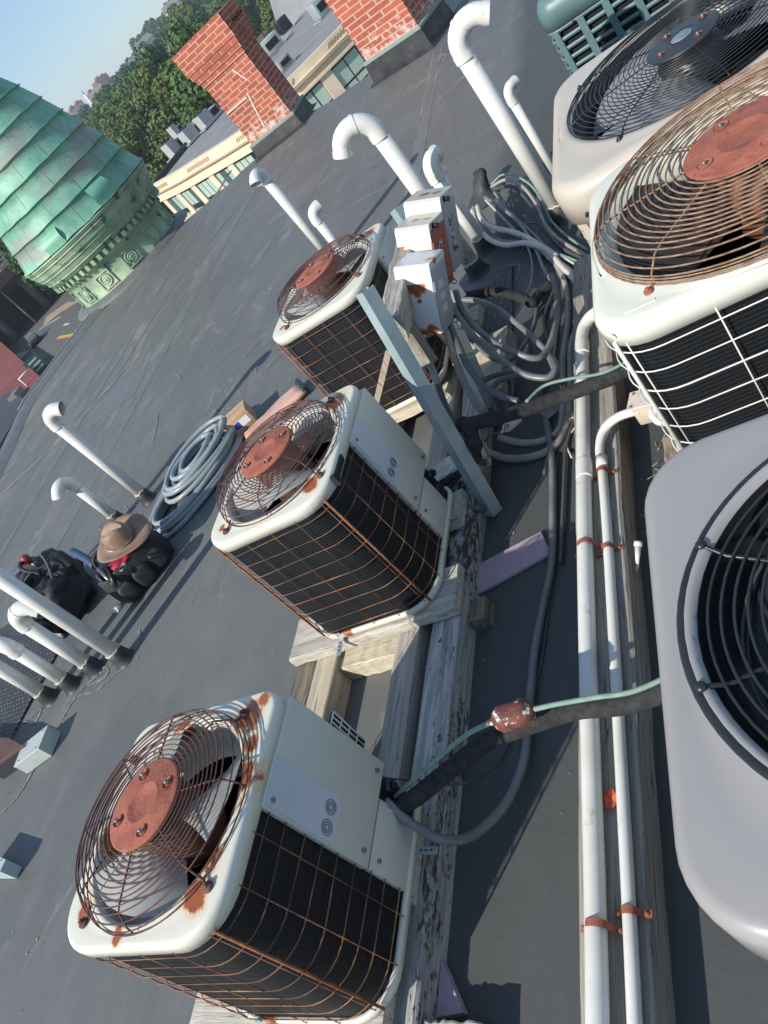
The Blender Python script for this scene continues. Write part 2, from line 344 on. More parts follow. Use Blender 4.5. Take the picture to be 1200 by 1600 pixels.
def fan(Rf,z,parent,nb=3,blade=None,motor=None,mr=.075,mh=.13,a0=.4):
    mb=MB()
    for k in range(nb):
        a=a0+2*PI*k/nb; g=[]
        for i in range(6):
            r_=mr*.8+(Rf-mr*.8)*i/5; row=[]
            for j in range(7):
                t=j/6-.5; w=1.15+.3*(i/5); aa=a+t*w; row.append(Vector((r_*math.cos(aa),r_*math.sin(aa),z-.045-t*.075-.02*(t*t)*4)))
            g.append(row)
        mb.loft(g,False)
        mb.loft([[p+Vector((0,0,-.0015)) for p in r_][::-1] for r_ in g],False)
    mb.build('fan_blades',blade or M_blade,parent)
    mb=MB(); mb.lathe([(.001,z-.0),(mr*.8,z),(mr,z-.012),(mr,z-mh),(mr*.85,z-mh-.02),(.02,z-mh-.025)],n=32); mb.build('fan_motor',motor or M_motor,parent)
def lid(Wd,Dp,rads,zt,sk,Rh,mat,parent,name='top_cover',fil=.012,depth=.09,ov=.006,inner=None,rim=.012,narrow=.006):
    o=outline(Wd,Dp,rads,8,12,ov); ang=[math.atan2(p[1],p[0]) for p in o]; circ=lambda r_,z:[Vector((r_*math.cos(a),r_*math.sin(a),z)) for a in ang]
    rg=[ring3(outline(Wd,Dp,rads,8,12,ov-.004),zt-sk),ring3(o,zt-sk),ring3(o,zt-fil)]
    for k in range(1,5):
        a=R(90*k/4); rg.append(ring3(outline(Wd,Dp,rads,8,12,ov-fil*(1-math.cos(a))),zt-fil+fil*math.sin(a)))
    base=ring3(outline(Wd,Dp,rads,8,12,ov-fil),zt); c0=circ(Rh+rim*1.6,zt)
    rg.append([base[i].lerp(c0[i],.5) for i in range(len(o))])
    rg+=[c0,circ(Rh+rim,zt+.004),circ(Rh+rim*.4,zt+.003),circ(Rh,zt-.006)]
    mb=MB(); mb.loft(rg,True); ob=mb.build(name,mat,parent)
    mb=MB(); mb.loft([circ(Rh,zt-.0065),circ(Rh-narrow*.5,zt-.03),circ(Rh-narrow,zt-depth),circ(Rh-.03,zt-depth-.01)],True)
    mb.build('fan_shroud',inner or mat,ob); return ob
def guard_wires(Wd,Dp,rads,z0,z1,nh,vs,wr,mat,parent,y_end,jit=.0015,postmat=None,posts=True):
    o=outline(Wd,Dp,rads,8,12,.006)
    # walk clockwise from (x+, y_end) round the near side to the far left
    i0=min(range(len(o)),key=lambda i:abs(o[i][1]-y_end)+(10 if o[i][0]<Wd/2-.02 else 0))
    seq=[(Wd/2+.006,y_end)]+[o[(i0-k)%len(o)] for k in range(1,len(o)) if True]
    out=[]
    for p in seq:
        out.append(p)
        if p[1]>Dp/2-.02 and p[0]<-Wd/2+.05: break
    rnd=random.Random(int(Wd*1000)+nh)
    mb=MB()
    for k in range(nh):
        z=z0+(z1-z0)*(k+.5)/nh; ph=rnd.uniform(0,6); mb.tube([(p[0]*(1+.004*jit/.003*math.sin(i*.17+ph*2)),p[1]*(1+.004*jit/.003*math.sin(i*.13+ph)),z+jit*math.sin(i*.16+ph)*1.3) for i,p in enumerate(out)],wr*(1 if k%4 else 1.2),5)
    mb.build('horizontal_guard_wires',mat,parent)
    L=[0]
    for a,b in zip(out,out[1:]): L.append(L[-1]+math.hypot(b[0]-a[0],b[1]-a[1]))
    mb=MB(); s_=vs*.55
    def at(s_):
        for i in range(len(L)-1):
            if L[i+1]>=s_: t=(s_-L[i])/(L[i+1]-L[i]); return (out[i][0]*(1-t)+out[i+1][0]*t,out[i][1]*(1-t)+out[i+1][1]*t)
        return out[-1]
    while s_<L[-1]:
        x,y=at(s_); mb.tube([(x,y,z0),(x,y,z1)],wr*.95,5); s_+=vs
    mb.build('vertical_guard_wires',mat,parent)
    if posts:
        for sx,r_ in ((1,rads[1]),(-1,rads[0])):
            px,py=sx*(Wd/2-r_+(r_+.008)*.72),-Dp/2+r_-(r_+.008)*.72; mb=MB(); mb.tube([(px,py,z0-.01),(px,py,z1+.004)],wr*2.6,8)
            mb.build('corner_post',postmat or mat,parent)
def small_condenser(label,loc,seed,stains,cable_in=True,Wd=.466,Dp=.485,rz=0,holed=True):
    """old white side-coil condenser with rusty guard; origin at the base centre"""
    t=thing('condenser_unit',label,'condenser',loc,rz,'rusty white condensers in a row on timbers')
    rads=(.1,.106,.045,.05); Hh=.52; zt=Hh
    mb=MB(); oo=outline(Wd,Dp,rads,8,12,.006); oi=outline(Wd,Dp,rads,8,12,-.012)
    mb.loft([ring3(oi,.001),ring3(oo,.001),ring3(oo,.022),ring3(outline(Wd,Dp,rads,8,12,-.002),.024),ring3(oi,.012)],True)
    mb.add(ring3(oi,.004),[tuple(range(len(oi)))]); mb.build('base_pan',stained('base_paint%d'%seed,WHITE,[(.13,-.2,.02,.05),(-.1,-.24,.02,.03)]),t)
    mb=MB(); oc=outline(Wd,Dp,rads,8,12,-.006); mb.loft([ring3(oc,.02),ring3(oc,zt-.03)],True); mb.loft([ring3(outline(Wd,Dp,rads,8,12,-.03),zt-.03),ring3(outline(Wd,Dp,rads,8,12,-.03),.02)],True)
    mb.build('condenser_coil',M_coil,t)
    yp=0.0
    guard_wires(Wd,Dp,rads,.02,zt-.03,9,.095,.00135,M_rustg,t,yp+.005,.003,M_rusto)
    lm=stained('lid_paint%d'%seed,WHITE,stains); L_=lid(Wd,Dp,rads,zt,.036,.205,lm,t)
    grille(.222,.096,zt,zt+.062,11,.0016,8,M_rustw,t,a0=.12+seed*.03)
    fan(.19,zt+.045,t,a0=.3+seed)
    mb=MB(); mb.tube(smooth([(.06,.05,zt-.04),(.12,.08,zt-.03),(.2,.12,zt-.05)],6),.012,8); mb.build('motor_cable',M_flexd,t)
    # service panel on the right hand side
    mb=MB(); ya,yb=yp,Dp/2-.004; mb.bbox((Wd/2+.002,(ya+yb)/2,(.165+zt-.032)/2),(.02,yb-ya,zt-.032-.165),.004); pn=mb.build('service_panel',M_panel,t)
    mb=MB(); mb.box((Wd/2+.0135,ya+.055,.385),(.002,.1,.2)); lb=mb.build('label_sticker',M_label,pn)
    mb=MB()
    for k,zz in enumerate((.312,.312)):
        cy=ya+.03+.042*k
        for rr in (.0155,.0105,.006):
            mb.tube([(Wd/2+.0152,cy+rr*math.cos(2*PI*j/24),zz+rr*math.sin(2*PI*j/24)) for j in range(24)],.0009,4,closed=True)
    mb.build('printed_symbols',M_ink,lb)
    for yy,zz in ((ya+.03,.19),(yb-.03,.19),(ya+.02,zt-.05)):
        mb=MB(); mb.cyl((Wd/2+.011,yy,zz),(Wd/2+.018,yy,zz),.0055,6); mb.build('screw',M_zinc,pn)
    mb=MB(); mb.bbox((Wd/2-.002,.078,.09),(.016,.15,.13),.003); mb.box((Wd/2-.035,.156,.09),(.07,.01,.12)); vp=mb.build('valve_plate',M_panel,t)
    mb=MB(); mb.cyl((Wd/2-.0,.03,.13),(Wd/2+.012,.03,.13),.005,6); mb.build('screw',M_zinc,vp)
    mb=MB(); mb.box((Wd/2-.05,.19,.09),(.01,.08,.14)); mb.build('valve_recess',M_dark,t)
    for yy in (.178,.205):
        mb=MB(); mb.cyl((Wd/2-.05,yy,.07+.05*(yy>.19)),(Wd/2+.006,yy,.07+.05*(yy>.19)),.014,10); mb.cyl((Wd/2+.006,yy,.07+.05*(yy>.19)),(Wd/2+.014,yy,.07+.05*(yy>.19)),.009,6); mb.build('service_valve',M_black,t)
    for x,y,dx,dy in ((Wd/2-.004,.1,1,-.1),(-Wd/2+.1,-Dp/2,.05,-1)):
        mb=MB(); L=Vector((dx,dy,0)).normalized(); a=Vector((x,y,.012))+L*.006
        rot=Matrix(((L.x,-L.y,0),(L.y,L.x,0),(0,0,1))); mb.box(a+L*.03+Vector((0,0,-.004)),(.075,.018,.002),rot); mb.box(a+Vector((0,0,.008)),(.002,.018,.024),rot)
        b=mb.build('hold_down_strap',M_steel,t); mb=MB()
        for q in (.02,.035,.05): mb.cyl(a+L*q+Vector((0,0,-.003)),a+L*q+Vector((0,0,-.0018)),.0028,8)
        mb.build('strap_hole',M_dark,b)
    return t
zb=.131
U1=small_condenser('white condenser with blistered rust round its fan guard, nearest the bottom left',(-1.413,.566,zb),0,[(.17,.19,.52,.06),(.2,.22,.52,.03),(.19,.05,.52,.07),(.2,.12,.52,.03),(.165,-.165,.52,.045),(.17,-.1,.52,.045),(-.17,-.17,.52,.03),(-.03,-.225,.52,.025),(-.05,.2,.52,.045),(-.19,-.02,.5,.05)])
U2=small_condenser('white condenser with a grey handle grip on its lid, behind the first one',(-1.44,1.613,zb),1,[(.17,.185,.52,.06),(.17,-.165,.52,.04),(-.18,-.17,.52,.02)])
U3=small_condenser('white condenser half hidden behind the switch boxes, farthest of the row',(-1.56,2.715,zb),2,[(.18,.2,.52,.05),(.17,.0,.52,.05),(-.18,-.17,.52,.02)],Wd=.47,Dp=.5)
mb=MB(); mb.bbox((.238,-.12,.498),(.012,.1,.024),.005,Rxyz(0,15,0)); mb.box((.243,-.165,.5),(.014,.012,.034)); mb.build('lid_handle',M_dark,U2)
# spare louvre grille standing behind the first condenser
ts=thing('loose_grille_panel','small white wire grille leaning on the back of the nearest condenser','grille',(-1.2,.82,.12),0)
mb=MB()
for k in range(4): mb.tube([(-.02+.0*k,.0+.012*k,.2),(.0,.012*k,.34)],.0025,5)
for k in range(5): mb.tube([(-.02+.005*k,0,.2+.035*k),(-.02+.005*k,.036,.2+.035*k)],.0025,5)
mb.build('bars',M_whitew,ts); mb=MB(); mb.box((-.014,.018,.27),(.006,.04,.14),Rxyz(0,7,0)); mb.build('mesh_backing',M_coil,ts)
# ---- large units on the right
def big_white():
    Wd,Dp=.83,.78; t=thing('condenser_unit','large white condenser with tan rusty fan guard and white wire coil cage','condenser',(-.05,1.92,.1),0)
    rads=(.13,.13,.13,.13); zt=.52
    mb=MB(); oo=outline(Wd,Dp,rads,8,12,.006); mb.loft([ring3(oo,0),ring3(oo,.03)],True,True,True); mb.build('base_pan',M_whitew,t)
    mb=MB(); oc=outline(Wd,Dp,rads,8,12,-.01); mb.loft([ring3(oc,.03),ring3(oc,zt-.05)],True); oc=outline(Wd,Dp,rads,8,12,-.04); mb.loft([ring3(oc,zt-.05),ring3(oc,.03)],True); mb.build('condenser_coil',coilmat(.012),t)
    guard_wires(Wd,Dp,rads,.03,zt-.05,7,.2,.0021,M_whitew,t,Dp/2-.2,.0005,M_whitew)
    lm=stained('big_lid_paint',(.66,.67,.57),[(-.35,-.345,.5,.012)],rough=.3)
    lid(Wd,Dp,rads,zt,.06,.375,lm,t,fil=.03,depth=.13,rim=.02,narrow=.05)
    mb=MB(); mb.box((-.3,-.34,zt),(.07,.008,.004),Rxyz(0,0,-4)); mb.build('embossed_rib',lm,t)
    mb=MB(); mb.cyl((-.368,-.352,zt-.03),(-.376,-.36,zt-.03),.008,8); mb.build('cover_screw',M_rust,t)
    grille(.385,.14,zt,zt+.07,15,.0022,8,M_tanw,t,a0=.05,side=4,footmat=M_rust,edge=.78)
    fan(.35,zt+.02,t,mr=.09,mh=.16,a0=1.1,blade=M('dark_rusty_blade',(.02,.018,.017),(.09,.045,.025),scale=9,rough=.6,lo=.5,hi=.8),motor=M('brown_motor',(.1,.045,.028),(.2,.08,.04),scale=10))
    return t
BW=big_white()
def louvre_body(Wd,Dp,rad,z0,z1,nrow,mat,t,colw=.1,slot=.6):
    rads=(rad,)*4; mb=MB(); oc=outline(Wd,Dp,rads,6,10,-.02); mb.loft([ring3(oc,z0),ring3(oc,z1)],True); mb.build('condenser_coil',M_coil,t)
    mb=MB(); step=(z1-z0)/nrow; oo=outline(Wd,Dp,rads,6,10,0); o2=outline(Wd,Dp,rads,6,10,-.012); h=step*(1-slot)
    for k in range(nrow+1):
        z=z0+k*step; a,b=z-h/2,z+h/2; mb.loft([ring3(o2,a),ring3(oo,a+.002),ring3(oo,b-.002),ring3(o2,b),ring3(o2,a)],True)
    Ls=0; last=oo[0]; acc=0
    P=oo+[oo[0]]
    for a,b in zip(P,P[1:]):
        l=math.hypot(b[0]-a[0],b[1]-a[1]); 
        while acc+l>=colw:
            s_=(colw-acc)/l; a=(a[0]+(b[0]-a[0])*s_,a[1]+(b[1]-a[1])*s_); l=math.hypot(b[0]-a[0],b[1]-a[1]); acc=0
            d=math.atan2(b[1]-P[0][1]*0-a[1],b[0]-a[0]) if l>1e-6 else 0
            mb.box((a[0]*.993,a[1]*.993,(z0+z1)/2),(colw*.26,.012,z1-z0),Matrix.Rotation(d,3,'Z'))
        acc+=l
    mb.build('louvred_jacket',mat,t)
def beige_unit():
    Wd,Dp=.96,.96; t=thing('condenser_unit','beige louvred condenser with glossy black fan guard, behind the large white one','condenser',(-.122,2.86,.0),0)
    louvre_body(Wd-.02,Dp-.02,.12,.06,.47,10,M_beige,t,.11)
    mb=MB(); oo=outline(Wd,Dp,(.12,)*4,6,10,.004); mb.loft([ring3(oo,0),ring3(oo,.06)],True,True,True); mb.build('base_pan',M_beige,t)
    lid(Wd,Dp,(.14,)*4,.6,.135,.40,M_beige,t,fil=.045,depth=.1,rim=.03,inner=M_black)
    grille(.405,.115,.6,.635,17,.0018,8,M_black,t,a0=.2,side=2,hubmat=M('blue_black_plate',(.022,.027,.032),(.035,.04,.046),rough=.45),edge=.7)
    mb=MB(); mb.lathe([(.001,.643),(.03,.643),(.034,.64)],n=24); mb.box((0,0,.6445),(.022,.03,.002),Rxyz(0,0,20)); mb.build('hub_badge',M('dull_blue_badge',(.12,.17,.2),(.2,.26,.29),scale=30,rough=.4),t)
    fan(.37,.6,t,mr=.1,mh=.17,a0=.2,nb=3,blade=M('grey_plastic_blade',(.2,.2,.21),(.3,.3,.32),scale=3,rough=.45),motor=M_black)
    mb=MB(); mb.cyl((0,0,.3),(0,0,.32),.42,24); mb.build('inner_floor',M('dull_inner_floor',(.25,.25,.22),(.08,.08,.07),scale=8,rough=.6,lo=.45,hi=.55),t)
    mb=MB(); mb.cyl((-.4,-.475,.5),(-.4,-.487,.5),.007,8); mb.build('cover_screw',M_black,t)
BU=beige_unit()
def grey_unit():
    Wd,Dp=.64,.70; t=thing('condenser_unit','warm grey condenser top with black spiral guard, cut off by the frame edge','condenser',(-.012,.612,0),0)
    louvre_body(Wd-.03,Dp-.03,.09,.06,.66,16,M_greyl,t,.08)
    mb=MB(); oo=outline(Wd-.01,Dp-.01,(.09,)*4,6,10,0); mb.loft([ring3(oo,0),ring3(oo,.06)],True,True,True); mb.build('base_pan',M_greyl,t)
    lid(Wd,Dp,(.1,)*4,.75,.085,.268,M_greyl,t,fil=.022,depth=.1,rim=.012,inner=M_black)
    mb=MB(); 
    mb.lathe([(.292,.7505),(.288,.7545),(.277,.753),(.268,.742)],n=64); mb.build('black_trim_ring',M_black,t)
    mb=MB()
    for k in range(14):
        r_=.255-.0165*k; z=.742-.0003*k
        mb.tube([(r_*math.cos(2*PI*j/72),r_*math.sin(2*PI*j/72),z) for j in range(72)],.0024,6,closed=True)
    mb.build('ring_wires',M_black,t); mb=MB()
    for k in range(8):
        a=R(-164+45*k); c,s_=math.cos(a),math.sin(a); mb.tube([(c*.03,s_*.03,.737),(c*.25,s_*.25,.737),(c*.272,s_*.272,.752),(c*.283,s_*.283,.756)],.0036,6); mb.ball((c*.279,s_*.279,.7575),.008,5,(1,1,.6))
    mb.build('spokes',M_black,t)
    mb=MB()
    for k in range(20): mb.tube([(.235*math.cos(2*PI*j/48),.235*math.sin(2*PI*j/48),.68-.018*k) for j in range(48)],.003,5,closed=True)
    mb.build('coil_rows',M_cabd,t); fan(.24,.7,t,mr=.07,a0=.9,blade=M_black,motor=M_black)
    mb=MB(); oc=outline(Wd-.04,Dp-.04,(.08,)*4,6,10,0); mb.add(ring3(oc,.25),[tuple(range(len(oc)))]); mb.build('inner_floor',M_dark,t)
    mb=MB(); mb.box((.02,-.36,.664),(.03,.02,.014)); mb.build('cover_clip',M_black,t)
GU=grey_unit()
def teal_unit():
    Wd,Dp=.8,.8; t=thing('condenser_unit','teal louvred condenser at the top right edge of the roof view','condenser',(-.26,4.66,0),R(-5))
    louvre_body(Wd,Dp,.06,.05,.5,10,M_teal,t,.125,.55)
    mb=MB(); oo=outline(Wd,Dp,(.06,)*4,6,10,.004); mb.loft([ring3(oo,0),ring3(oo,.05)],True,True,True); mb.build('base_pan',M_teal,t)
    lid(Wd,Dp,(.08,)*4,.66,.15,.3,M_teal,t,fil=.08,depth=.1,rim=.03,inner=M_black)
    grille(.31,.1,.66,.69,16,.0025,8,M_black,t,hubmat=M_black); fan(.28,.66,t,blade=M_black,motor=M_black)
    mb=MB(); mb.cyl((-.26,-.405,.5),(-.26,-.413,.5),.006,8); mb.build('cover_screw',M_black,t)
teal_unit()
# ================================================================ roof
edge=[((-2.053,9.387,0)[0],(-2.053,9.387,0)[1]),((-2.157,8.986,0)[0]-.05,(-2.157,8.986,0)[1]+.1),((-3.047,9.308,0)[0],(-3.047,9.308,0)[1]),(-3.207,9.392,0)[:2],(-3.563,9.519,0)[:2],(-3.832,9.581,0)[:2],(-4.212,9.855,0)[:2],(-4.6,10.15),(-5.0,10.1),(-5.114,9.746,0)[:2],(-5.286,9.8,0)[:2],(-5.48,9.749,0)[:2],(-5.685,9.598,0)[:2],(-5.949,9.639,0)[:2],(-6.091,9.534,0)[:2],(-6.464,9.503,0)[:2],(-6.9,9.6),(-7.5,8.15),(-7.732,8.322,0)[:2],(-7.742,8.123,0)[:2],(-7.877,7.609,0)[:2],(-7.928,7.094,0)[:2],(-7.961,6.661,0)[:2],(-7.675,5.947,0)[:2],(-7.416,5.327,0)[:2],(-6.878,3.998,0)[:2],(-6.35,2.6),(-6.4,1.2),(-6.4,-4),(5,-4),(5,11.2)]
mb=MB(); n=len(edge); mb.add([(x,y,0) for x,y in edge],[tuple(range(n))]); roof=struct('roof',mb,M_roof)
mb=MB(); mb.loft([[Vector((x,y,.0)) for x,y in edge],[Vector((x,y,-10)) for x,y in edge]],True,sm=False)
own=mb.build('building_walls',M_brick); tag(own,'brick wall of the building under the grey roof','wall')
# raised rubber edge with metal drip strip on the street side
ep=smooth([(-6.4,2.8,0),(-6.878,3.998,0),(-7.416,5.327,0),(-7.675,5.947,0),(-7.961,6.661,0),(-7.928,7.094,0),(-7.877,7.609,0),(-7.742,8.123,0),(-7.713,8.336,0)],6)
mb=MB(); mb.loft([[Vector((p.x+.22,p.y-.05,.003)) for p in ep],[Vector((p.x+.1,p.y-.02,.035)) for p in ep],[Vector((p.x,p.y,.05)) for p in ep],[Vector((p.x-.03,p.y,.045)) for p in ep],[Vector((p.x-.03,p.y,-.05)) for p in ep]],False)
struct('roof_edge_upstand',mb,M_lap,roof)
mb=MB(); mb.loft([[Vector((p.x-.03,p.y,.055)) for p in ep[22:]],[Vector((p.x-.06,p.y,.058)) for p in ep[22:]],[Vector((p.x-.065,p.y,-.04)) for p in ep[22:]]],False)
struct('metal_drip_edge',mb,M('pale_edge_metal',(.3,.36,.38),(.22,.27,.3),rough=.4,metal=.3),roof)
def strip(name,pts,w,mat,z=.004,wob=0,par=roof):
    P=smooth(pts,10) if len(pts)>2 else smooth([pts[0],tuple((a+b)/2 for a,b in zip(pts[0],pts[1])),pts[1]],10)
    rnd=random.Random(len(P)+int(abs(P[0].x*100))); a=[];b=[]
    for i,p in enumerate(P):
        t=(P[min(i+1,len(P)-1)]-P[max(i-1,0)]).normalized(); nn=Vector((-t.y,t.x,0)); ww=w/2*(1+rnd.uniform(-wob,wob))
        q=Vector((p.x,p.y,z)); a.append(q+nn*ww); b.append(q-nn*ww)
    m=MB(); m.loft([a,b],False); return struct(name,m,mat,par)
for i,(a,b,w) in enumerate((((-4.66,-1,0),(-4.76,10.9,0),.11),((-1.95,4.2,0),(-2.35,10.9,0),.1),((-5.6,.5,0),(-5.9,10.3,0),.08),((-.2,4.9,0),(-.4,11,0),.1),((-2.55,-1.5,0),(-2.62,2.4,0),.05))):
    if i in (4,): continue
    strip('membrane_lap_strip',[a,b],w,M_lap,.0012+.0001*i,.06)
    for s_ in (-1,1): strip('lap_edge_line',[(a[0]+s_*w/2,a[1],0),(b[0]+s_*w/2,b[1],0)],.012,M_lap2,.0022+.0001*i,.7)
strip('diagonal_lap_line',[(-6.674,4.502,0),(-5.859,4.954,0),(-5.502,5.39,0),(-5.221,5.651,0)],.05,M_lap2,.0028,.5)
strip('diagonal_lap_line',[(-5.514,5.032,0),(-5.488,5.772,0),(-5.458,6.619,0),(-5.229,7.409,0),(-4.813,8.404,0)],.02,M_lap2,.0032,.6)
# chalk rings round the vent boots
def chalk(cx,cy,rx,ry,a0,a1,w=.008,ang=0,jit=.04):
    rnd=random.Random(int(cx*977+cy*31)); pts=[]
    for k in range(13):
        a=R(a0+(a1-a0)*k/12); j=1+rnd.uniform(-jit,jit); x,y=rx*j*math.cos(a),ry*j*math.sin(a); pts.append((cx+x*math.cos(ang)-y*math.sin(ang),cy+x*math.sin(ang)+y*math.cos(ang),0))
    strip('chalk_ring',pts,w,M_chalk,.0036,.5)
chalk(-3.81,3.18,.13,.13,190,350); chalk(-4.05,3.1,.12,.12,190,340)
chalk(-2.85,4.05,.26,.13,0,320,.007,.9); chalk(-2.3,3.75,.2,.2,150,300,.007)
chalk(-1.2,3.6,.2,.15,-60,120); chalk(-1.25,3.3,.16,.12,-70,110,.006)
for pts in ([(-3.104,1.936,0),(-3.06,1.869,0),(-3.068,1.767,0),(-3.15,1.703,0),(-3.261,1.646,0),(-3.416,1.648,0),(-3.454,1.556,0),(-3.461,1.509,0)],
            [(-3.494,1.684,0),(-3.434,1.75,0),(-3.406,1.785,0),(-3.249,1.766,0),(-3.236,1.708,0),(-3.397,1.695,0)],
            [(-3.873,1.592,0),(-3.784,1.626,0),(-3.721,1.654,0),(-3.716,1.577,0),(-3.826,1.607,0)],
            [(-3.461,1.46,0),(-3.5,1.342,0),(-3.523,1.211,0),(-3.588,1.133,0),(-3.634,1.125,0)],
            [(-3.498,1.616,0),(-3.408,1.674,0),(-3.32,1.736,0),(-3.217,1.772,0)],
            [(-7.089,4.963,0),(-6.457,5.04,0),(-5.925,5.191,0),(-5.606,5.556,0)],
            [(-6.498,8.326,0),(-6.691,7.373,0),(-6.946,6.811,0),(-7.277,6.563,0)],
            [(-3.271,4.192,0),(-3.03,4.377,0),(-2.747,4.227,0)]):
    strip('scuff_line',pts,.01,M_chalk,.004,.8)
for pts,w in (([(-5.985,7.711,0),(-6.034,6.971,0),(-6.318,6.592,0),(-6.563,6.091,0)],.09),([(-4.75,9.414,0),(-4.38,9.096,0),(-4.127,9.098,0)],.12),([(-2.829,7.781,0),(-2.422,7.605,0),(-2.049,7.443,0)],.13),([(-7.349,6.156,0),(-7.058,5.565,0),(-6.874,4.725,0)],.1)):
    strip('dust_stain',pts,w,M('dust_stain',(.19,.185,.168),(.14,.138,.13),scale=5,rough=.8,c3=(.13,.13,.128),s3=9,t3=.5),.0008,.9)
# scratches, patches and grit on the membrane
rnd=random.Random(77)
for k in range(34):
    x=rnd.uniform(-6.3,-2.0); y=rnd.uniform(2.4,9.0)
    if x<-5 and y>8: continue
    a=rnd.choice((1.2,2.2,.4,2.8))+rnd.uniform(-.3,.3); L=rnd.uniform(.08,.5); strip('scratch',[(x,y,0),(x+L*.5*math.cos(a)+rnd.uniform(-.03,.03),y+L*.5*math.sin(a),0),(x+L*math.cos(a),y+L*math.sin(a),0)],rnd.uniform(.003,.009),M_chalk,.0045,.9)
for x,y,a,w,h in ((-2.9,4.4,20,.5,.35),(-5.2,5.0,8,.7,.5),(-3.6,6.9,-12,.6,.6),(-2.2,1.0,4,.4,.6),(-4.3,.6,15,.5,.4)):
    c,s_=math.cos(R(a)),math.sin(R(a)); mb=MB(); mb.add([(x+(p*c-q*s_),y+(p*s_+q*c),.0016) for p,q in ((-w/2,-h/2),(w/2,-h/2),(w/2,h/2),(-w/2,h/2))],[(0,1,2,3)]); struct('membrane_patch',mb,M_lap,roof)
mb=MB()
for k in range(420):
    x=rnd.uniform(-6.3,-.3); y=rnd.uniform(.1,8.5); q=rnd.uniform(.0015,.005); mb.box((x,y,.002+q*.3),(q*rnd.uniform(.6,2.2),q,q*.6),Rxyz(rnd.uniform(-30,30),rnd.uniform(-30,30),rnd.uniform(0,180)))
gr=mb.build('roof_grit',M('pale_grit',(.5,.48,.42),(.2,.19,.17),scale=3,rough=.9)); gr['kind']='stuff'; gr['label']='pale grit and paint flecks scattered on the grey roof'
# ---- walkway pads
def pad(label,pts,th=.012):
    mb=MB(); P=[Vector(p) for p in pts]; mb.loft([[Vector((p.x,p.y,.002)) for p in P],[Vector((p.x,p.y,th)) for p in P]],True,False,True,sm=False)
    tag(mb.build('walkway_pad',M_pad),label,'rubber mat','dimpled rubber walkway pads')
pad('dimpled black rubber walkway pad under the backpack at the left edge',[(-4.62,1.35,0),(-3.88,1.52,0),(-3.84,2.0,0),(-4.35,2.5,0),(-5.2,2.4,0),(-5.2,1.4,0)])
pad('dimpled rubber walkway pad lying between the switch boxes and the cable bundle',[(-1.401,3.205,0),(-1.134,3.37,0),(-1.095,2.641,0),(-1.354,2.692,0)])
# ================================================================ timber
M_wA=wood('weathered_wood_with_black_mould',(.17,.165,.155),(.68,.67,.63),'y',moss=(.035,.034,.032),crack=.9)
M_wB=wood('grey_weathered_wood',(.24,.22,.19),(.52,.49,.43),'y')
M_wC=wood('tan_treated_wood',(.34,.28,.21),(.58,.5,.38),'y',crack=.25)
M_wD=wood('mossy_brown_wood',(.1,.085,.06),(.3,.26,.2),'y',moss=(.06,.055,.045))
M_wX=wood('weathered_plank_across',(.3,.28,.24),(.66,.62,.54),'x')
M_wX2=wood('cream_plank_across',(.42,.37,.27),(.68,.61,.46),'x',crack=.2)
M_wZ=wood('weathered_post_grain',(.13,.12,.1),(.36,.33,.29),'z')
def beam(name,label,x0,x1,y0,y1,z0,z1,mat,cat='timber',group=None,ax='y',wob=.003,ch=.004,rz=0,par=None,loc=None):
    """rough sawn beam: several sections with worn edges and slight wander"""
    cx,cy,cz=(x0+x1)/2,(y0+y1)/2,z0; rnd=random.Random(int((x0*37+y0*91)*100)); n=14; rings=[]
    a,b=(y0-cy,y1-cy) if ax=='y' else (x0-cx,x1-cx); h=(x1-x0)/2 if ax=='y' else (y1-y0)/2; T=z1-z0
    for i in range(n+1):
        s_=a+(b-a)*i/n; dx=rnd.uniform(-wob,wob); dz=rnd.uniform(-wob,0); hh=h+rnd.uniform(-wob,wob)*.5
        q=[(-hh,0),(hh,0),(hh,T-ch),(hh-ch,T+dz),(hh*.33,T+dz-rnd.uniform(0,.0025)),(-hh*.33,T+dz-rnd.uniform(0,.0025)),(-hh+ch,T+dz),(-hh,T-ch)]
        rings.append([Vector((u+dx,s_,v)) if ax=='y' else Vector((s_,-(u+dx),v)) for u,v in q])
    mb=MB(); mb.loft(rings,True,True,True,sm=False); o=mb.build(name,mat,par,(cx,cy,cz) if loc is None else loc); o.rotation_euler.z=rz
    if not par: tag(o,label,cat,group)
    return o
TG='timbers carrying the row of condensers'
beam('timber_beam','black and whitish peeling timber beam, rightmost under the row of condensers',-1.262,-1.16,-.3,2.72,0,.09,M_wA,group=TG,wob=.005,ch=.009)
beam('timber_beam','grey grained timber beam in the middle under the row of condensers',-1.385,-1.3,-.3,3.2,.002,.09,M_wB,group=TG)
beam('timber_beam','tan timber beam second from the left under the row of condensers',-1.72,-1.63,-.3,3.3,.002,.09,M_wC,group=TG)
beam('timber_beam','mouldy dark timber beam leftmost under the row of condensers',-1.815,-1.727,.2,3.3,.0,.085,M_wD,group=TG,wob=.005,ch=.008)
PG='planks laid across the timber beams'
beam('cross_plank','split plank across the beams, under the front of the middle condenser',-1.81,-1.155,1.352,1.52,.0915,.13,M_wX,ax='x',group=PG,rz=R(.5),wob=.004,ch=.007)
beam('cross_plank','cracked plank across the beams, under the back of the middle condenser',-1.77,-1.175,1.7,1.84,.0915,.13,M_wX,ax='x',group=PG,wob=.004)
beam('cross_plank','worn plank across the beams, under the front of the nearest condenser',-1.82,-1.215,.26,.40,.0915,.13,M_wX,ax='x',group=PG,wob=.005,ch=.008)
beam('cross_plank','notched plank end beside the valve plate of the nearest condenser',-1.75,-1.19,.56,.74,.0915,.13,M_wX,ax='x',group=PG,wob=.004,ch=.007)
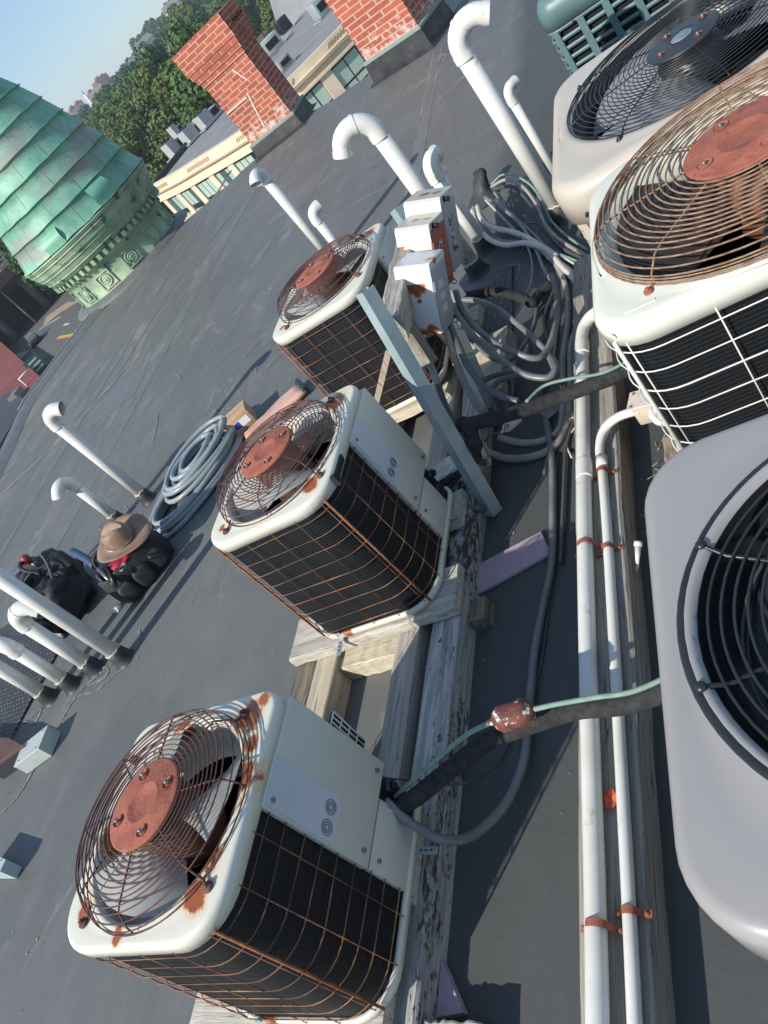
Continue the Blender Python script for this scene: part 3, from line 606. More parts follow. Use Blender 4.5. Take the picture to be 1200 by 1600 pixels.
beam('cross_plank','cream plank across the beams, under the front of the farthest condenser',-1.82,-1.31,2.44,2.5,.0915,.13,M_wX2,ax='x',group=PG)
beam('cross_plank','grey plank across the beams, under the back of the farthest condenser',-1.8,-1.2,2.84,2.96,.0915,.13,M_wX,ax='x',group=PG)
beam('timber_block','flaking white painted block in front of the steel channel foot',-1.31,-1.1,1.93,2.02,.0915,.15,M('flaking_white_paint',(.7,.69,.65),(.5,.48,.44),scale=25,rough=.7,c3=(.2,.17,.14),s3=16,t3=.6,bm=.5,bscale=40),'block',ax='x',rz=R(12),wob=.009,ch=.01)
beam('timber_block','pale sleeper across the gap, low down between the beams before the middle condenser',-1.626,-1.39,1.3,1.39,.002,.072,M_wX2,'block',ax='x')
beam('timber_block','short end of a sleeper poking out right of the beams beside the pink board',-1.155,-1.1,1.35,1.43,.0,.055,M_wD,'block',ax='x')
beam('timber_block','grey sleeper end poking out right of the beams at the bottom of the picture',-1.155,-1.02,.26,.345,.0,.07,M_wX,'block',ax='x')
beam('timber_block','tan fresh cut wood block behind the flexible conduits',(-1.194,2.647,0)[0]-.12,(-1.194,2.647,0)[0]+.03,(-1.194,2.647,0)[1]-.1,(-1.194,2.647,0)[1]+.12,0,.13,M_wX2,'block',ax='y',rz=R(20))
beam('timber_beam','short grey sleeper under the loops of conduit',-1.2,-1.08,2.35,2.75,.0,.09,M_wB,'timber')
# board carrying the two white conduits
beam('support_board','long cracked grey board carrying the two white conduits',-.79,-.648,-.3,2.95,.0,.09,wood('cracked_grey_board',(.2,.185,.16),(.46,.43,.38),'y',crack=.8),'board',wob=.004,ch=.007)
# sleeper under the big white condenser
b_=beam('timber_beam','splintered old sleeper under the corner of the large white condenser',-.5,-.34,1.2,1.75,.0,.1,wood('splintered_wood',(.13,.1,.07),(.42,.35,.26),'y',crack=1),'timber',wob=.006,ch=.008,rz=R(4))
for x,l in ((-.44,'near'),(.32,'far')):
    beam('timber_beam','dark sleeper in the shade under the %s edge of the large white condenser'%('left' if l=='near' else 'right'),x,x+.09,1.76,2.3,0,.098,M_wD,'timber')
# litter of leaves and twigs beside it
mb=MB(); rnd=random.Random(3)
for k in range(160):
    a=rnd.uniform(0,6.3); l=rnd.uniform(.008,.03); x=-.57+rnd.gauss(0,.022)+.0; y=1.45+rnd.gauss(0,.14); z=rnd.uniform(.004,.02)
    mb.box((x,y,z),(l,rnd.uniform(.0015,.006),.0012),Rxyz(rnd.uniform(-20,20),rnd.uniform(-20,20),math.degrees(a)))
o=mb.build('leaf_litter',M('dry_litter',(.4,.34,.26),(.16,.12,.09),scale=30,rough=.9)); o['kind']='stuff'; o['label']='dry twigs and leaf litter beside the splintered sleeper'
# ================================================================ pink boards, cardboard
def slab(name,label,cat,pts,th,mat,z=.003,group=None):
    mb=MB(); mb.loft([[Vector((p[0],p[1],z)) for p in pts],[Vector((p[0],p[1],z+th)) for p in pts]],True,True,True,sm=False); return tag(mb.build(name,mat),label,cat,group)
PB='offcuts of pink foam board'
slab('foam_board','purplish pink foam board strip lying right of the timber beams','foam board',[(-1.178,1.599,0.02),(-0.945,1.647,0.02),(-0.91,1.547,0.02),(-1.156,1.483,0.02)],.009,M_pink,group=PB)
slab('foam_board','triangular tip of pink board at the bottom edge beside the beams','foam board',[(-1.158,.36,0),(-1.158,.47,0),(-1.09,.37,0)],.02,M_pink,group=PB)
slab('foam_board','tiny pink board scrap beside the tan wood block','foam board',[(-1.047,2.677,0.03),(-1.018,2.685,0.03),(-1.021,2.603,0.03),(-1.046,2.6,0.03)],.02,M_pink,group=PB)
# ================================================================ white conduits, straps
cp=lambda pts:pts
t=thing('white_conduit','thick white plastic conduit running along the board to under the big condenser','conduit',(0,0,0),0)
P1=[(-.765,-.3,.112),(-0.746,0.353,0.112),(-0.748,0.913,0.112),(-0.75,1.441,0.112),(-0.749,1.724,0.112),(-0.744,2.123,0.112),(-0.744,2.368,0.114),(-0.717,2.437,0.125),(-0.666,2.439,0.14),(-0.589,2.384,0.16),(-0.509,2.334,0.17)]
mb=MB(); mb.tube(smooth(P1,8),.0215,16); mb.build('pipe',M_pvc,t)
for q in ((-0.747,1.723,0.112),(-0.743,2.313,0.113)):
    mb=MB(); mb.tube([(q[0]+d*0,q[1]+d,q[2]) for d in (-.035,-.033,.033,.035)],.0245,16); mb.build('coupling',M_pvc,t)
t=thing('white_conduit','thin white plastic conduit bending off the board to the junction box','conduit',(0,0,0),0)
P2=[(-.69,-.3,.104),(-0.681,0.346,0.104),(-0.683,0.904,0.104),(-0.688,1.423,0.104),(-0.694,1.701,0.106),(-0.696,1.791,0.112),(-0.674,1.845,0.125),(-0.623,1.857,0.14),(-0.551,1.837,0.15)]
mb=MB(); mb.tube(smooth(P2,8),.0135,14); mb.build('pipe',M_pvc,t)
q=(-0.694,1.735,0.107); mb=MB(); mb.tube([(q[0],q[1]-.02,q[2]),(q[0],q[1]+.02,q[2])],.0165,14); mb.build('coupling',M_pvc,t)
def strap(label,q,r,parent=None,w=.014):
    t=thing('pipe_strap',label,'pipe strap',(q[0],q[1],.0905),R(random.Random(int(q[1]*100)).uniform(-6,6)),'rusty straps over the white conduits')
    mb=MB(); h=q[2]-.09; a=[(r+.0015)*1.0 for _ in range(2)]
    prof=[(-r-.024,.001),(-r-.004,.001)]+[((r+.002)*math.cos(PI-PI*k/12),h+(r+.002)*math.sin(PI-PI*k/12)) for k in range(13)]+[(r+.004,.001),(r+.024,.001)]
    rg=[[Vector((x,-w/2,z)) for x,z in prof],[Vector((x,w/2,z)) for x,z in prof]]; mb.loft(rg,False); mb.loft([[p*1+Vector((0,0,.0018)) for p in r_] for r_ in rg],False); mb.build('band',M_rust,t)
    for s_ in (-1,1):
        mb=MB(); mb.lathe([(.0055,.002),(.0055,.005),(.002,.0065)],(s_*(r+.015),0,0),8,cap1=True); mb.build('screw',M_rusto,t)
strap('rusty strap over the thick conduit near the bottom edge',(-0.74,0.492,0.112),.0215)
strap('rusty strap over the thin conduit near the bottom edge',(-0.679,0.516,0.104),.0135)
strap('rusty strap over the thick conduit beside the pink board',(-0.746,1.435,0.112),.0215)
strap('rusty strap over the thin conduit level with the pink board',(-0.689,1.408,0.104),.0135)
strap('rusty strap at the bend of the thin conduit',(-0.694,1.696,0.106),.0135)
q=(-0.713,0.743,0.092); mb=MB()
mb.add([Vector(q)+Vector(p) for p in ((-.012,-.02,.002),(.004,-.024,.006),(.016,-.012,.003),(.014,.006,.009),(.004,.02,.004),(-.002,.012,.01),(-.014,.016,.004),(-.012,.0,.008),(0,-.004,.004))],[(0,1,8),(1,2,8),(2,3,8),(3,4,8),(4,5,8),(5,6,8),(6,7,8),(7,0,8)])
tag(mb.build('fallen_leaf',M('orange_leaf',(.62,.13,.04),(.45,.08,.03),rough=.6)),'crumpled orange red leaf caught between the two white conduits','leaf')
a=Vector((-0.614,1.416,0.085)); b=Vector((-0.638,1.351,0.05)); m_=a.lerp(b,.16); mb=MB(); mb.cyl(a,m_,.011,12); mb.cyl(m_,b,.009,12,.0028)
tag(mb.build('caulk_nozzle',M_pvc),'white tapered caulk nozzle lying right of the board','nozzle')
# junction box
jb=(-0.47,1.666,0.268); t=thing('junction_box','small beige junction box with a screwed cover at the end of the thin conduit','junction box',((-0.531,1.846,0.13)[0],(-0.531,1.846,0.13)[1],.09),R(-12))
mb=MB(); mb.bbox((0,0,.045),(.075,.05,.07),.004); mb.build('box_body',M('aged_beige_plastic',(.6,.52,.4),(.5,.44,.35),rough=.45),t)
mb=MB(); mb.bbox((-.002,.005,.083),(.088,.075,.006),.002); cv=mb.build('cover_plate',M('peeling_cream_plate',(.68,.64,.58),(.5,.46,.42),scale=30,rough=.7,c3=(.3,.16,.1),s3=30,t3=.66),t)
for x in (-.032,.03):
    for y in (-.022,.03):
        mb=MB(); mb.lathe([(.005,.086),(.004,.089),(.001,.0895)],(x,y,0),8); mb.build('screw',M_rust,cv)
mb=MB(); mb.tube(smooth([(.02,-.026,.04),(.03,-.05,.038),(.055,-.06,.035),(.085,-.05,.035)],6),.014,12); mb.tube([(.02,-.02,.04),(.022,-.032,.04)],.019,12); mb.tube([(.07,-.057,.035),(.082,-.052,.035)],.018,12); mb.build('elbow_fitting',M_pvc,t)
# ================================================================ vent pipes
def vent(label,x,y,h,D,hd,bend,rad,seal=True,z0=.0,out=.03,group='white vent pipes'):
    t=thing('vent_pipe',label,'vent pipe',(x,y,0),0,group); hv=Vector((math.cos(R(hd)),math.sin(R(hd)),0)); up=Vector((0,0,1)); zt=h-rad-D/2
    mb=MB(); mb.tube([(0,0,.05),(0,0,zt)],D/2,20); mb.build('pipe',M_pvc,t)
    path=[Vector((0,0,zt-.03))]+[Vector((0,0,zt))+up*rad*math.sin(R(bend*k/12))+hv*rad*(1-math.cos(R(bend*k/12))) for k in range(13)]
    tan=(up*math.cos(R(bend))+hv*math.sin(R(bend))); path.append(path[-1]+tan*out); Rr=D/2*1.1
    mb=MB(); mb.tube(path,Rr,20,caps=False); mb.tube([path[0]+Vector((0,0,-.002)),path[0]+Vector((0,0,.03))],Rr*1.07,20,caps=False)
    mb.tube([path[-1]-tan*.028,path[-1]],Rr*1.07,20,caps=False); mb.tube([path[-1],path[-1]-tan*.03],Rr*.9,20,caps=False)
    k=7; 
    if bend>120: mb.tube([path[k]-(path[k+1]-path[k-1]).normalized()*.008,path[k]+(path[k+1]-path[k-1]).normalized()*.008],Rr*1.06,20,caps=False)
    e=mb.build('elbow',M_pvc,t); mb=MB(); mb.cyl(path[-1]-tan*.035,path[-1]-tan*.034,Rr*.92,20); mb.build('dark_opening',M_dark,e)
    mb=MB(); mb.lathe([(D*.84,.001),(D*.76,.006),(D*.68,.02),(D*.62,.045),(D*.56,.075),(D*.5,.078)],n=24); mb.build('rubber_boot',M_boot,t)
    if seal:
        mb=MB(); rnd=random.Random(int(x*100)); mb.tube([(D*.53*math.cos(2*PI*k/20),D*.53*math.sin(2*PI*k/20),.08+rnd.uniform(-.006,.006)) for k in range(20)],.0045,6,closed=True); mb.build('sealant_bead',M_seal,t)
    return t
vent('tall white vent pipe standing alone left of the hose coil',-3.639,3.042,0.793,0.0677,10,120,.06)
vent('short white vent pipe with hooked top beside the taller lone one',-3.868,2.961,0.457,0.0658,-110,140,.055)
vent('tallest white vent pipe in front of the backpack',-3.113,1.776,0.982,0.0705,-90,135,.06)
vent('white vent pipe with hooked top just behind the tallest by the backpack',-3.342,1.781,0.514,0.0677,20,150,.055)
vent('white vent pipe third from the right in the row by the walkway pad',-3.495,1.729,0.433,0.0658,170,100,.05)
vent('white vent pipe at the far left end of the row by the walkway pad',-3.667,1.700,0.552,0.0658,170,100,.05)
vent('slim tall white vent pipe behind the farthest condenser',-2.617,4.832,0.777,0.0714,-100,140,.05,out=.02)
vent('short white vent pipe behind the farthest condenser',-2.368,4.536,0.457,0.0639,40,95,.045,out=.02)
vent('big white gooseneck vent pipe left of the switch boxes',-1.332,3.495,0.934,0.0771,200,150,.085,out=.035)
vent('short white vent pipe beside the big gooseneck',-1.299,3.686,0.552,0.0733,60,95,.055,out=.02)
vent('tallest white gooseneck vent pipe beside the beige condenser',-0.874,3.562,0.968,0.0771,5,125,.085,out=.035)
vent('thin grey white vent pipe partly hidden behind the tallest gooseneck',-0.859,3.801,0.572,0.0423,50,95,.035,seal=False)
# ================================================================ rack with disconnect boxes
RB=Rxyz(-17.47,19.91,-10.47)
def switch(label,c,size,n,rustface=True,door=None):
    t=bpy.data.objects.new('switch_box',None); C.objects.link(t); tag(t,label,'switch box','electrical switch boxes on the leaning rack')
    w,d,h=size; off=RB@Vector((0,0,-h/2)); t.location=Vector(c)+off; t.rotation_euler=RB.to_euler()
    pm=stained('box_paint%d'%n,(.66,.68,.7) if n==0 else (.63,.62,.54),([(-.012,-d/2,h*.7,.034),(.014,-d/2,h*.69,.032),(.002,-d/2,h*.6,.022),(.004,-d/2,h*.5,.012),(.03,-d/2,.015,.03),(-.01,-d/2,.004,.03),(-w/2,-d/2,h*.72,.03)] if n==0 else [(0,-d/2,h,.05),(w/2,0,h*.1,.06),(-w/2,-d/2,h*.75,.03)]),rough=.35)
    mb=MB(); mb.bbox((0,0,h/2-.006),(w,d,h-.012),.003); mb.build('box_body',pm,t)
    mb=MB(); y=-d/2-.006; x0,x1=-w/2-.003,w/2+.003
    # sloping rain hood folded over the top and down the front
    prof=[(d/2,h+.004),(-d/2+.004,h-.0),(-d/2-.004,h-.008),(-d/2-.0045,h*.74)]
    rg=[[Vector((x0,a,b)) for a,b in prof],[Vector((x0+.001,a-.001,b+.001)) for a,b in prof],[Vector((x1-.001,a-.001,b+.001)) for a,b in prof],[Vector((x1,a,b)) for a,b in prof]]
    mb.loft(rg,False,sm=False)
    for xx in (x0,x1): mb.add([(xx,d/2,h+.004),(xx,-d/2+.004,h),(xx,-d/2-.004,h-.008),(xx,-d/2+.004,h*.82),(xx,d/2,h*.86)],[(0,1,2,3,4)])
    mb.build('rain_hood',stained('hood_paint%d'%n,(.62,.64,.68) if n==0 else (.6,.59,.51),[(.05,-.02,h,.028)] if n==0 else [(-.01,0,h+.0,.03),(.03,.0,h,.03)],rough=.33),t)
    mb=MB(); mb.bbox((w/2+.002,.0,h*.46),(.006,d*.94,h*.9),.002); dr=mb.build('door',M_rust if door=='rust' else M('grey_blue_door',(.34,.37,.41),(.3,.33,.37),rough=.4),t)
    mb=MB(); 
    for k in range(3): mb.box((w/2+.0057,-.01,h*(.3+.17*k)),(.0012,d*.32,h*.11))
    mb.build('warning_label',M_label if n==0 else M('printed_label',(.5,.5,.5),(.06,.06,.06),scale=50,rough=.5,lo=.48,hi=.5),dr)
    mb=MB(); mb.cyl((w/2+.004,-d*.3,h*.95),(w/2+.024,-d*.3,h*.95),.009,10) if n else mb.cyl((w/2+.004,d*.42,h*.05),(w/2+.012,d*.42,h*.05),.006,8); mb.build('handle_knob',M_black,dr)
    mb=MB(); mb.tube([(w/2+.006+.009*math.cos(a*PI/6),d*.4,-.0+.009*math.sin(a*PI/6)) for a in range(12)],.0018,5,closed=True); mb.build('hasp_ring',M_black,t)
    mb=MB(); mb.cyl((-.01,-.02,-.0),(-.01,-.02,-.022),.017,14); mb.cyl((.03,.02,-.0),(.03,.02,-.02),.015,14); mb.build('conduit_connector',M_steel,t)
    return t
switch('nearest grey switch box with a big rust patch below its hood',(-1.066,2.3,.579),(.118,.134,.232),0)
switch('middle switch box with a rust red door and rust streak on its hood',(-1.066,2.49,.617),(.118,.14,.232),1,door='rust')
switch('farthest switch box, cream and largest, with printed warning labels',(-1.055,2.655,.605),(.13,.14,.26),2)
def bar(mb,a,b,w,t_,up=(0,0,1)):
    a=Vector(a);b=Vector(b);d=(b-a).normalized(); x=d.cross(Vector(up)).normalized(); y=x.cross(d); m=Matrix((x,y,d)).transposed(); mb.box((a+b)/2,(w,t_,(b-a).length),m); return m
def channel(label,a,b,name='steel_channel'):
    a=Vector(a);b=Vector(b); d=(b-a).normalized(); s_=Vector((-.55,-.8,0)); x=(s_-d*s_.dot(d)).normalized(); y=d.cross(x); L=(b-a).length; h=.0225
    m=Matrix((x,y,d)).transposed(); mb=MB()
    mb.box((a+b)/2+x*h,(.003,h*2,L),m)
    for q in (-1,1): mb.box((a+b)/2+y*q*(h-.0015),(h*2-.003,.003,L),m); mb.box((a+b)/2-x*(h-.002)+y*q*(h-.008),(.003,.01,L),m)
    o=mb.build(name,M_strut); tag(o,label,'steel channel','pale steel channels of the leaning rack'); return o
SA=(-1.127,1.815,0.005); channel('pale blue steel channel leaning in front of the farthest condenser, foot on the roof',SA,(-1.078,2.02,.81))
channel('pale steel channel behind the black pipes, under the switch boxes',(-1.15,2.28,.03),(-1.09,2.5,.55))
channel('short steel channel end above the farthest condenser',(-1.16,2.72,.3),(-1.2,2.86,.69))
o=beam('rack_timber','split weathered timber carrying the switch boxes',0,.065,0,.56,0,.1,M_wZ if 0 else M_wB,'timber',wob=.004,ch=.006,loc=(-1.13,2.33,.60)); o.rotation_euler=(R(1.5),R(20),R(2))
mb=MB(); bar(mb,(-1.15,2.2,.62),(-1.14,2.13,.43),.065,.06,(0,1,0)); tag(mb.build('rack_timber',M_wZ),'short cut post hanging below the end of the split timber','timber')
mb=MB(); bar(mb,(-1.496,2.261,0.3),(-1.29,2.278,0.48),.022,.03,(0,1,0)); tag(mb.build('wooden_lath',wood('pale_lath',(.3,.25,.19),(.5,.44,.36),'z',crack=.2)),'pale wooden lath leaning across the farthest condenser','lath')
# ================================================================ pipes and cables
FX='flexible conduits from the switch boxes'
cable('insulated_pipe','black foam insulated pipe arching from the nearest condenser over the board','pipe',[(-1.214,0.736,0.2),(-1.127,0.75,0.22),(-1.059,0.81,0.2),(-0.959,0.863,0.2),(-0.844,0.885,0.2),(-0.735,0.896,0.2),(-0.628,0.879,0.21),(-0.521,0.87,0.24),(-0.432,0.874,0.27)],.0215,M_foam,n=14)
t=thing('copper_line_with_drier','green copper line with a rusty filter drier above the insulated pipe','copper pipe',(0,0,0),0)
mb=MB(); mb.tube(smooth([(-1.198,0.753,0.22),(-1.134,0.773,0.24),(-1.044,0.823,0.25),(-0.971,0.855,0.26),(-0.907,0.865,0.27)],8),.0058,10); mb.tube(smooth([(-0.795,0.875,0.27),(-0.742,0.875,0.27),(-0.655,0.871,0.27),(-0.573,0.866,0.27),(-0.477,0.88,0.28)],8),.0058,10); mb.build('copper_line',M_cu,t)
a=Vector((-0.892,0.869,0.268)); b=Vector((-0.804,0.876,0.268)); d=(b-a).normalized(); L=(b-a).length
rot=d.to_track_quat('Z','Y').to_matrix(); mb=MB(); mb.lathe([(.007,-.02),(.008,-.004),(.02,.0),(.0285,.012),(.0295,.02),(.0295,L-.02),(.0285,L-.012),(.02,L),(.008,L+.004),(.007,L+.02)],a,24,rot=rot); mb.build('filter_drier',M_patch,t)
mb=MB(); rr=.0305
for (z0_,z1_,a0_,a1_) in ((.018,.03,200,235),(.04,.052,215,245)):
    g_=[[a+rot@Vector((rr*math.cos(R(a0_+(a1_-a0_)*j/6)),rr*math.sin(R(a0_+(a1_-a0_)*j/6)),z0_+(z1_-z0_)*i/2)) for j in range(7)] for i in range(3)]; mb.loft(g_,False)
cable('flexible_conduit','grey ribbed flexible conduit looping from the nearest condenser and up the strip','conduit',[(-1.213,0.754,0.25),(-1.19,0.735,0.245),(-1.152,0.703,0.2),(-1.095,0.677,0.15),(-1.045,0.701,0.1),(-0.996,0.789,0.05),(-0.968,0.9,0.025),(-0.962,1.023,0.018),(-0.951,1.21,0.018),(-0.925,1.372,0.018),(-0.903,1.502,0.018),(-0.901,1.703,0.018),(-0.908,1.965,0.018),(-0.94,2.21,0.02)],.0115,M_flex,'flexible conduits from the condensers',ribs=.009,n=12)
cable('thin_cable','thin black cable lying beside the long grey conduit','cable',[(-1.408,0.907,0.13),(-1.304,0.86,0.14),(-1.195,0.844,0.12),(-1.093,0.829,0.1),(-1.058,0.9,0.02),(-1.016,0.986,0.006),(-0.946,1.137,0.006),(-0.919,1.334,0.006),(-0.9,1.583,0.006),(-0.9,1.882,0.006),(-0.861,2.109,0.006)],.0028,M_cabd)
cable('insulated_pipe','thick black foam pipe crossing the white conduit towards the large white condenser','pipe',[(-1.084,1.96,0.27),(-0.985,1.932,0.27),(-0.89,1.973,0.22),(-0.778,2.013,0.18),(-0.675,2.014,0.17),(-0.575,2.027,0.16),(-0.455,2.03,0.16)],.0235,M_foam,n=14)
cable('copper_line','thin green copper line riding on the thick foam pipe','copper pipe',[(-0.874,1.979,0.24),(-0.818,2.033,0.23),(-0.734,2.024,0.22),(-0.634,1.995,0.21),(-0.547,2.011,0.2),(-0.457,2.031,0.2)],.0052,M_cu)
t=thing('taped_pipe_joint','lump of black tape where the foam pipes meet the steel channel','pipe joint',(0,0,0),0)
mb=MB(); mb.tube(smooth([(-1.091,1.969,0.28),(-1.063,1.926,0.26),(-1.069,1.892,0.22),(-1.112,1.895,0.17)],6),.027,12,rf=lambda i:.024+.004*math.sin(i*1.3)); mb.build('tape_wrap',M_foam,t)
cable('insulated_pipe','black foam pipe running from the tape lump down to the middle condenser','pipe',[(-1.096,1.899,0.18),(-1.158,1.898,0.15),(-1.229,1.897,0.14),(-1.302,1.886,0.14),(-1.346,1.877,0.14)],.013,M_foam,n=12)
cable('insulated_pipe','second slim dark pipe below it into the middle condenser','pipe',[(-1.128,1.913,0.16),(-1.209,1.89,0.13),(-1.258,1.865,0.13),(-1.316,1.862,0.13)],.009,M_foam,n=10)
cable('flexible_conduit','short grey conduit hooking out from behind the middle condenser','conduit',[(-1.331,1.917,0.15),(-1.257,1.852,0.13),(-1.188,1.801,0.09),(-1.119,1.767,0.07)],.0105,M_flexd,'flexible conduits from the condensers',ribs=.009,n=12)
# conduits coming down from the switch boxes
cable('flexible_conduit','pale straight conduit below the nearest switch box','conduit',[(-1.165,2.263,0.47),(-1.156,2.196,0.42),(-1.152,2.145,0.37),(-1.162,2.096,0.31)],.0125,M('cream_conduit',(.42,.4,.35),(.34,.33,.3),rough=.5),FX,n=12)
cable('flexible_conduit','grey ribbed conduit from the nearest switch box to the tape lump','conduit',[(-1.145,2.116,0.36),(-1.149,2.065,0.3),(-1.143,2.014,0.24),(-1.11,1.939,0.21)],.012,M_flexd,FX,ribs=.009,n=12)
cable('flexible_conduit','thick dull conduit descending left of the second steel channel','conduit',[(-1.067,2.257,0.46),(-1.072,2.213,0.4),(-1.078,2.15,0.32),(-1.074,2.104,0.25),(-1.046,2.051,0.22)],.0125,M_cab,FX,ribs=.009,n=12)
cable('flexible_conduit','dark ribbed conduit curving over the second steel channel','conduit',[(-1.065,2.313,0.45),(-1.053,2.241,0.41),(-1.03,2.141,0.36),(-1.002,2.081,0.3),(-0.938,2.017,0.26),(-0.898,1.997,0.24)],.0115,M_flexd,FX,ribs=.009,n=12)
cable('flexible_conduit','silver ribbed conduit sweeping from the middle switch box to the right','conduit',[(-1.08,2.545,0.42),(-1.07,2.466,0.38),(-1.026,2.37,0.34),(-0.967,2.284,0.3),(-0.914,2.242,0.26),(-0.863,2.22,0.22),(-0.832,2.257,0.2),(-0.803,2.395,0.19),(-0.805,2.612,0.18),(-0.839,2.803,0.16)],.011,M_flex,FX,ribs=.009,n=12)
cable('flexible_conduit','grey ribbed conduit sweeping under the silver one','conduit',[(-1.082,2.463,0.42),(-1.075,2.41,0.38),(-1.012,2.289,0.33),(-0.949,2.201,0.28),(-0.891,2.141,0.23),(-0.825,2.113,0.2),(-0.795,2.143,0.2),(-0.821,2.237,0.18)],.011,M_flex,FX,ribs=.009,n=12)
cable('flexible_conduit','smooth grey tube with a pale stretch crossing the rubber pad','conduit',[(-1.105,2.605,0.35),(-1.05,2.577,0.33),(-0.982,2.51,0.3),(-0.923,2.429,0.26),(-0.866,2.331,0.22),(-0.833,2.262,0.19),(-0.811,2.177,0.18)],.0105,M_flex,FX,n=12)
cable('flexible_conduit','dark conduit loop lying low behind the thick foam pipe','conduit',[(-1.075,2.158,0.15),(-1.063,2.227,0.17),(-1.027,2.253,0.18),(-0.962,2.257,0.16),(-0.884,2.235,0.12),(-0.822,2.195,0.1)],.01,M_flexd,FX,n=12)
cable('flexible_conduit','dark conduit disappearing behind the low loop','conduit',[(-1.125,2.33,0.16),(-1.057,2.329,0.16),(-0.983,2.327,0.13),(-0.902,2.288,0.09)],.01,M_flexd,FX,n=12)
cable('insulated_pipe','black foam pipe arching over the rubber pad behind the switch boxes','pipe',[(-1.297,2.959,0.2),(-1.195,2.911,0.2),(-1.096,2.909,0.16),(-1.026,2.896,0.1),(-0.983,2.866,0.06),(-0.967,2.941,0.04),(-0.92,2.986,0.03)],.021,M_foam,n=14)
t=thing('copper_line_with_drier','white painted filter drier with rust spots below the thick foam pipe','filter drier',(0,0,0),0)
a=Vector((-1.045,2.083,0.1)); b=Vector((-0.986,2.115,0.1)); d=(b-a).normalized(); L=(b-a).length; rot=d.to_track_quat('Z','Y').to_matrix()
mb=MB(); mb.lathe([(.004,-.015),(.005,-.004),(.012,.0),(.0165,.008),(.0165,L-.008),(.012,L),(.005,L+.004),(.004,L+.012)],a,18,rot=rot); mb.build('filter_drier',M_patchw,t)
mb=MB(); mb.tube(smooth([(-1.124,2.068,0.1),(-1.097,2.077,0.11),(-1.078,2.082,0.1),(-1.045,2.083,0.1)],6),.0045,8); mb.build('copper_line',M('brown_copper',(.12,.07,.05),(.2,.1,.07),rough=.6),t)
for lab_,pts_,r_,m_ in (('charcoal loop of cable lying on the rubber pad behind the nearest box',[(-1.377,2.909,0.1),(-1.274,2.742,0.08),(-1.169,2.624,0.06),(-1.061,2.401,0.05),(-1.074,2.251,0.06),(-1.139,2.196,0.1)],.009,M_cabd),
 ('thin black cable winding between the taupe loops and the silver conduit',[(-0.896,3.003,0.02),(-0.951,2.769,0.02),(-0.914,2.489,0.02),(-0.955,2.29,0.02),(-0.908,2.058,0.02),(-0.934,1.886,0.02)],.006,M_cabd),
 ('grey cable hanging in a short arc under the middle switch box',[(-1.155,2.576,0.3),(-1.164,2.58,0.2),(-1.109,2.511,0.12),(-1.035,2.482,0.1),(-0.982,2.656,0.06),(-0.971,2.85,0.04)],.009,M_flexd),
 ('dark cable running along the board edge beside the taupe cables',[(-0.778,2.555,0.014),(-0.824,2.356,0.014),(-0.821,2.143,0.014),(-0.857,1.972,0.014),(-0.868,1.719,0.014),(-0.876,1.495,0.014)],.007,M_cabd),
 ('pale cable tail curling at the foot of the taupe loops',[(-0.828,2.234,0.03),(-0.806,2.128,0.02),(-0.822,2.062,0.014),(-0.857,2.003,0.014),(-0.839,1.917,0.014)],.0035,M_cabl)):
    cable('loose_cable',lab_,'cable',pts_,r_,m_,n=8)
# big taupe loops on the roof
LG='taupe cables looping over the roof'
cable('power_cable','outer taupe cable looping round below the foam pipe','cable',[(-1.172,2.103,0.05),(-1.087,2.039,0.02),(-0.988,1.999,0.014),(-0.904,2.004,0.014),(-0.852,2.096,0.014),(-0.839,2.294,0.014),(-0.835,2.518,0.014),(-0.8,2.656,0.014),(-0.792,2.825,0.014),(-0.823,2.987,0.02),(-0.892,3.147,0.03),(-0.973,3.333,0.03),(-1.077,3.482,0.03),(-1.188,3.606,0.03),(-1.257,3.726,0.05),(-1.317,3.905,0.08),(-1.344,4.005,0.1)],.0135,M_cab,LG,n=12)
cable('power_cable','inner taupe cable looping round below the foam pipe','cable',[(-1.099,2.123,0.05),(-1.025,2.084,0.02),(-0.941,2.056,0.014),(-0.881,2.086,0.014),(-0.869,2.242,0.014),(-0.869,2.464,0.014),(-0.848,2.694,0.014),(-0.856,2.927,0.014),(-0.897,3.13,0.02),(-0.969,3.311,0.035),(-1.054,3.491,0.04),(-1.165,3.67,0.045),(-1.256,3.792,0.06),(-1.303,3.907,0.09)],.0125,M_cab,LG,n=12)
cable('power_cable','pale upper cable swinging out of the black bundle','cable',[(-1.302,3.945,0.12),(-1.281,3.821,0.1),(-1.209,3.67,0.09),(-1.101,3.536,0.08),(-1.024,3.429,0.06),(-0.934,3.258,0.04),(-0.862,3.067,0.03),(-0.802,2.888,0.025),(-0.798,2.733,0.02)],.0125,M_cabl,LG,n=12)
cable('power_cable','pale lower cable swinging out of the black bundle','cable',[(-1.333,3.938,0.12),(-1.313,3.805,0.09),(-1.228,3.593,0.08),(-1.138,3.464,0.07),(-1.039,3.398,0.06),(-0.944,3.275,0.05),(-0.893,3.175,0.04)],.0125,M_cabl,LG,n=12)
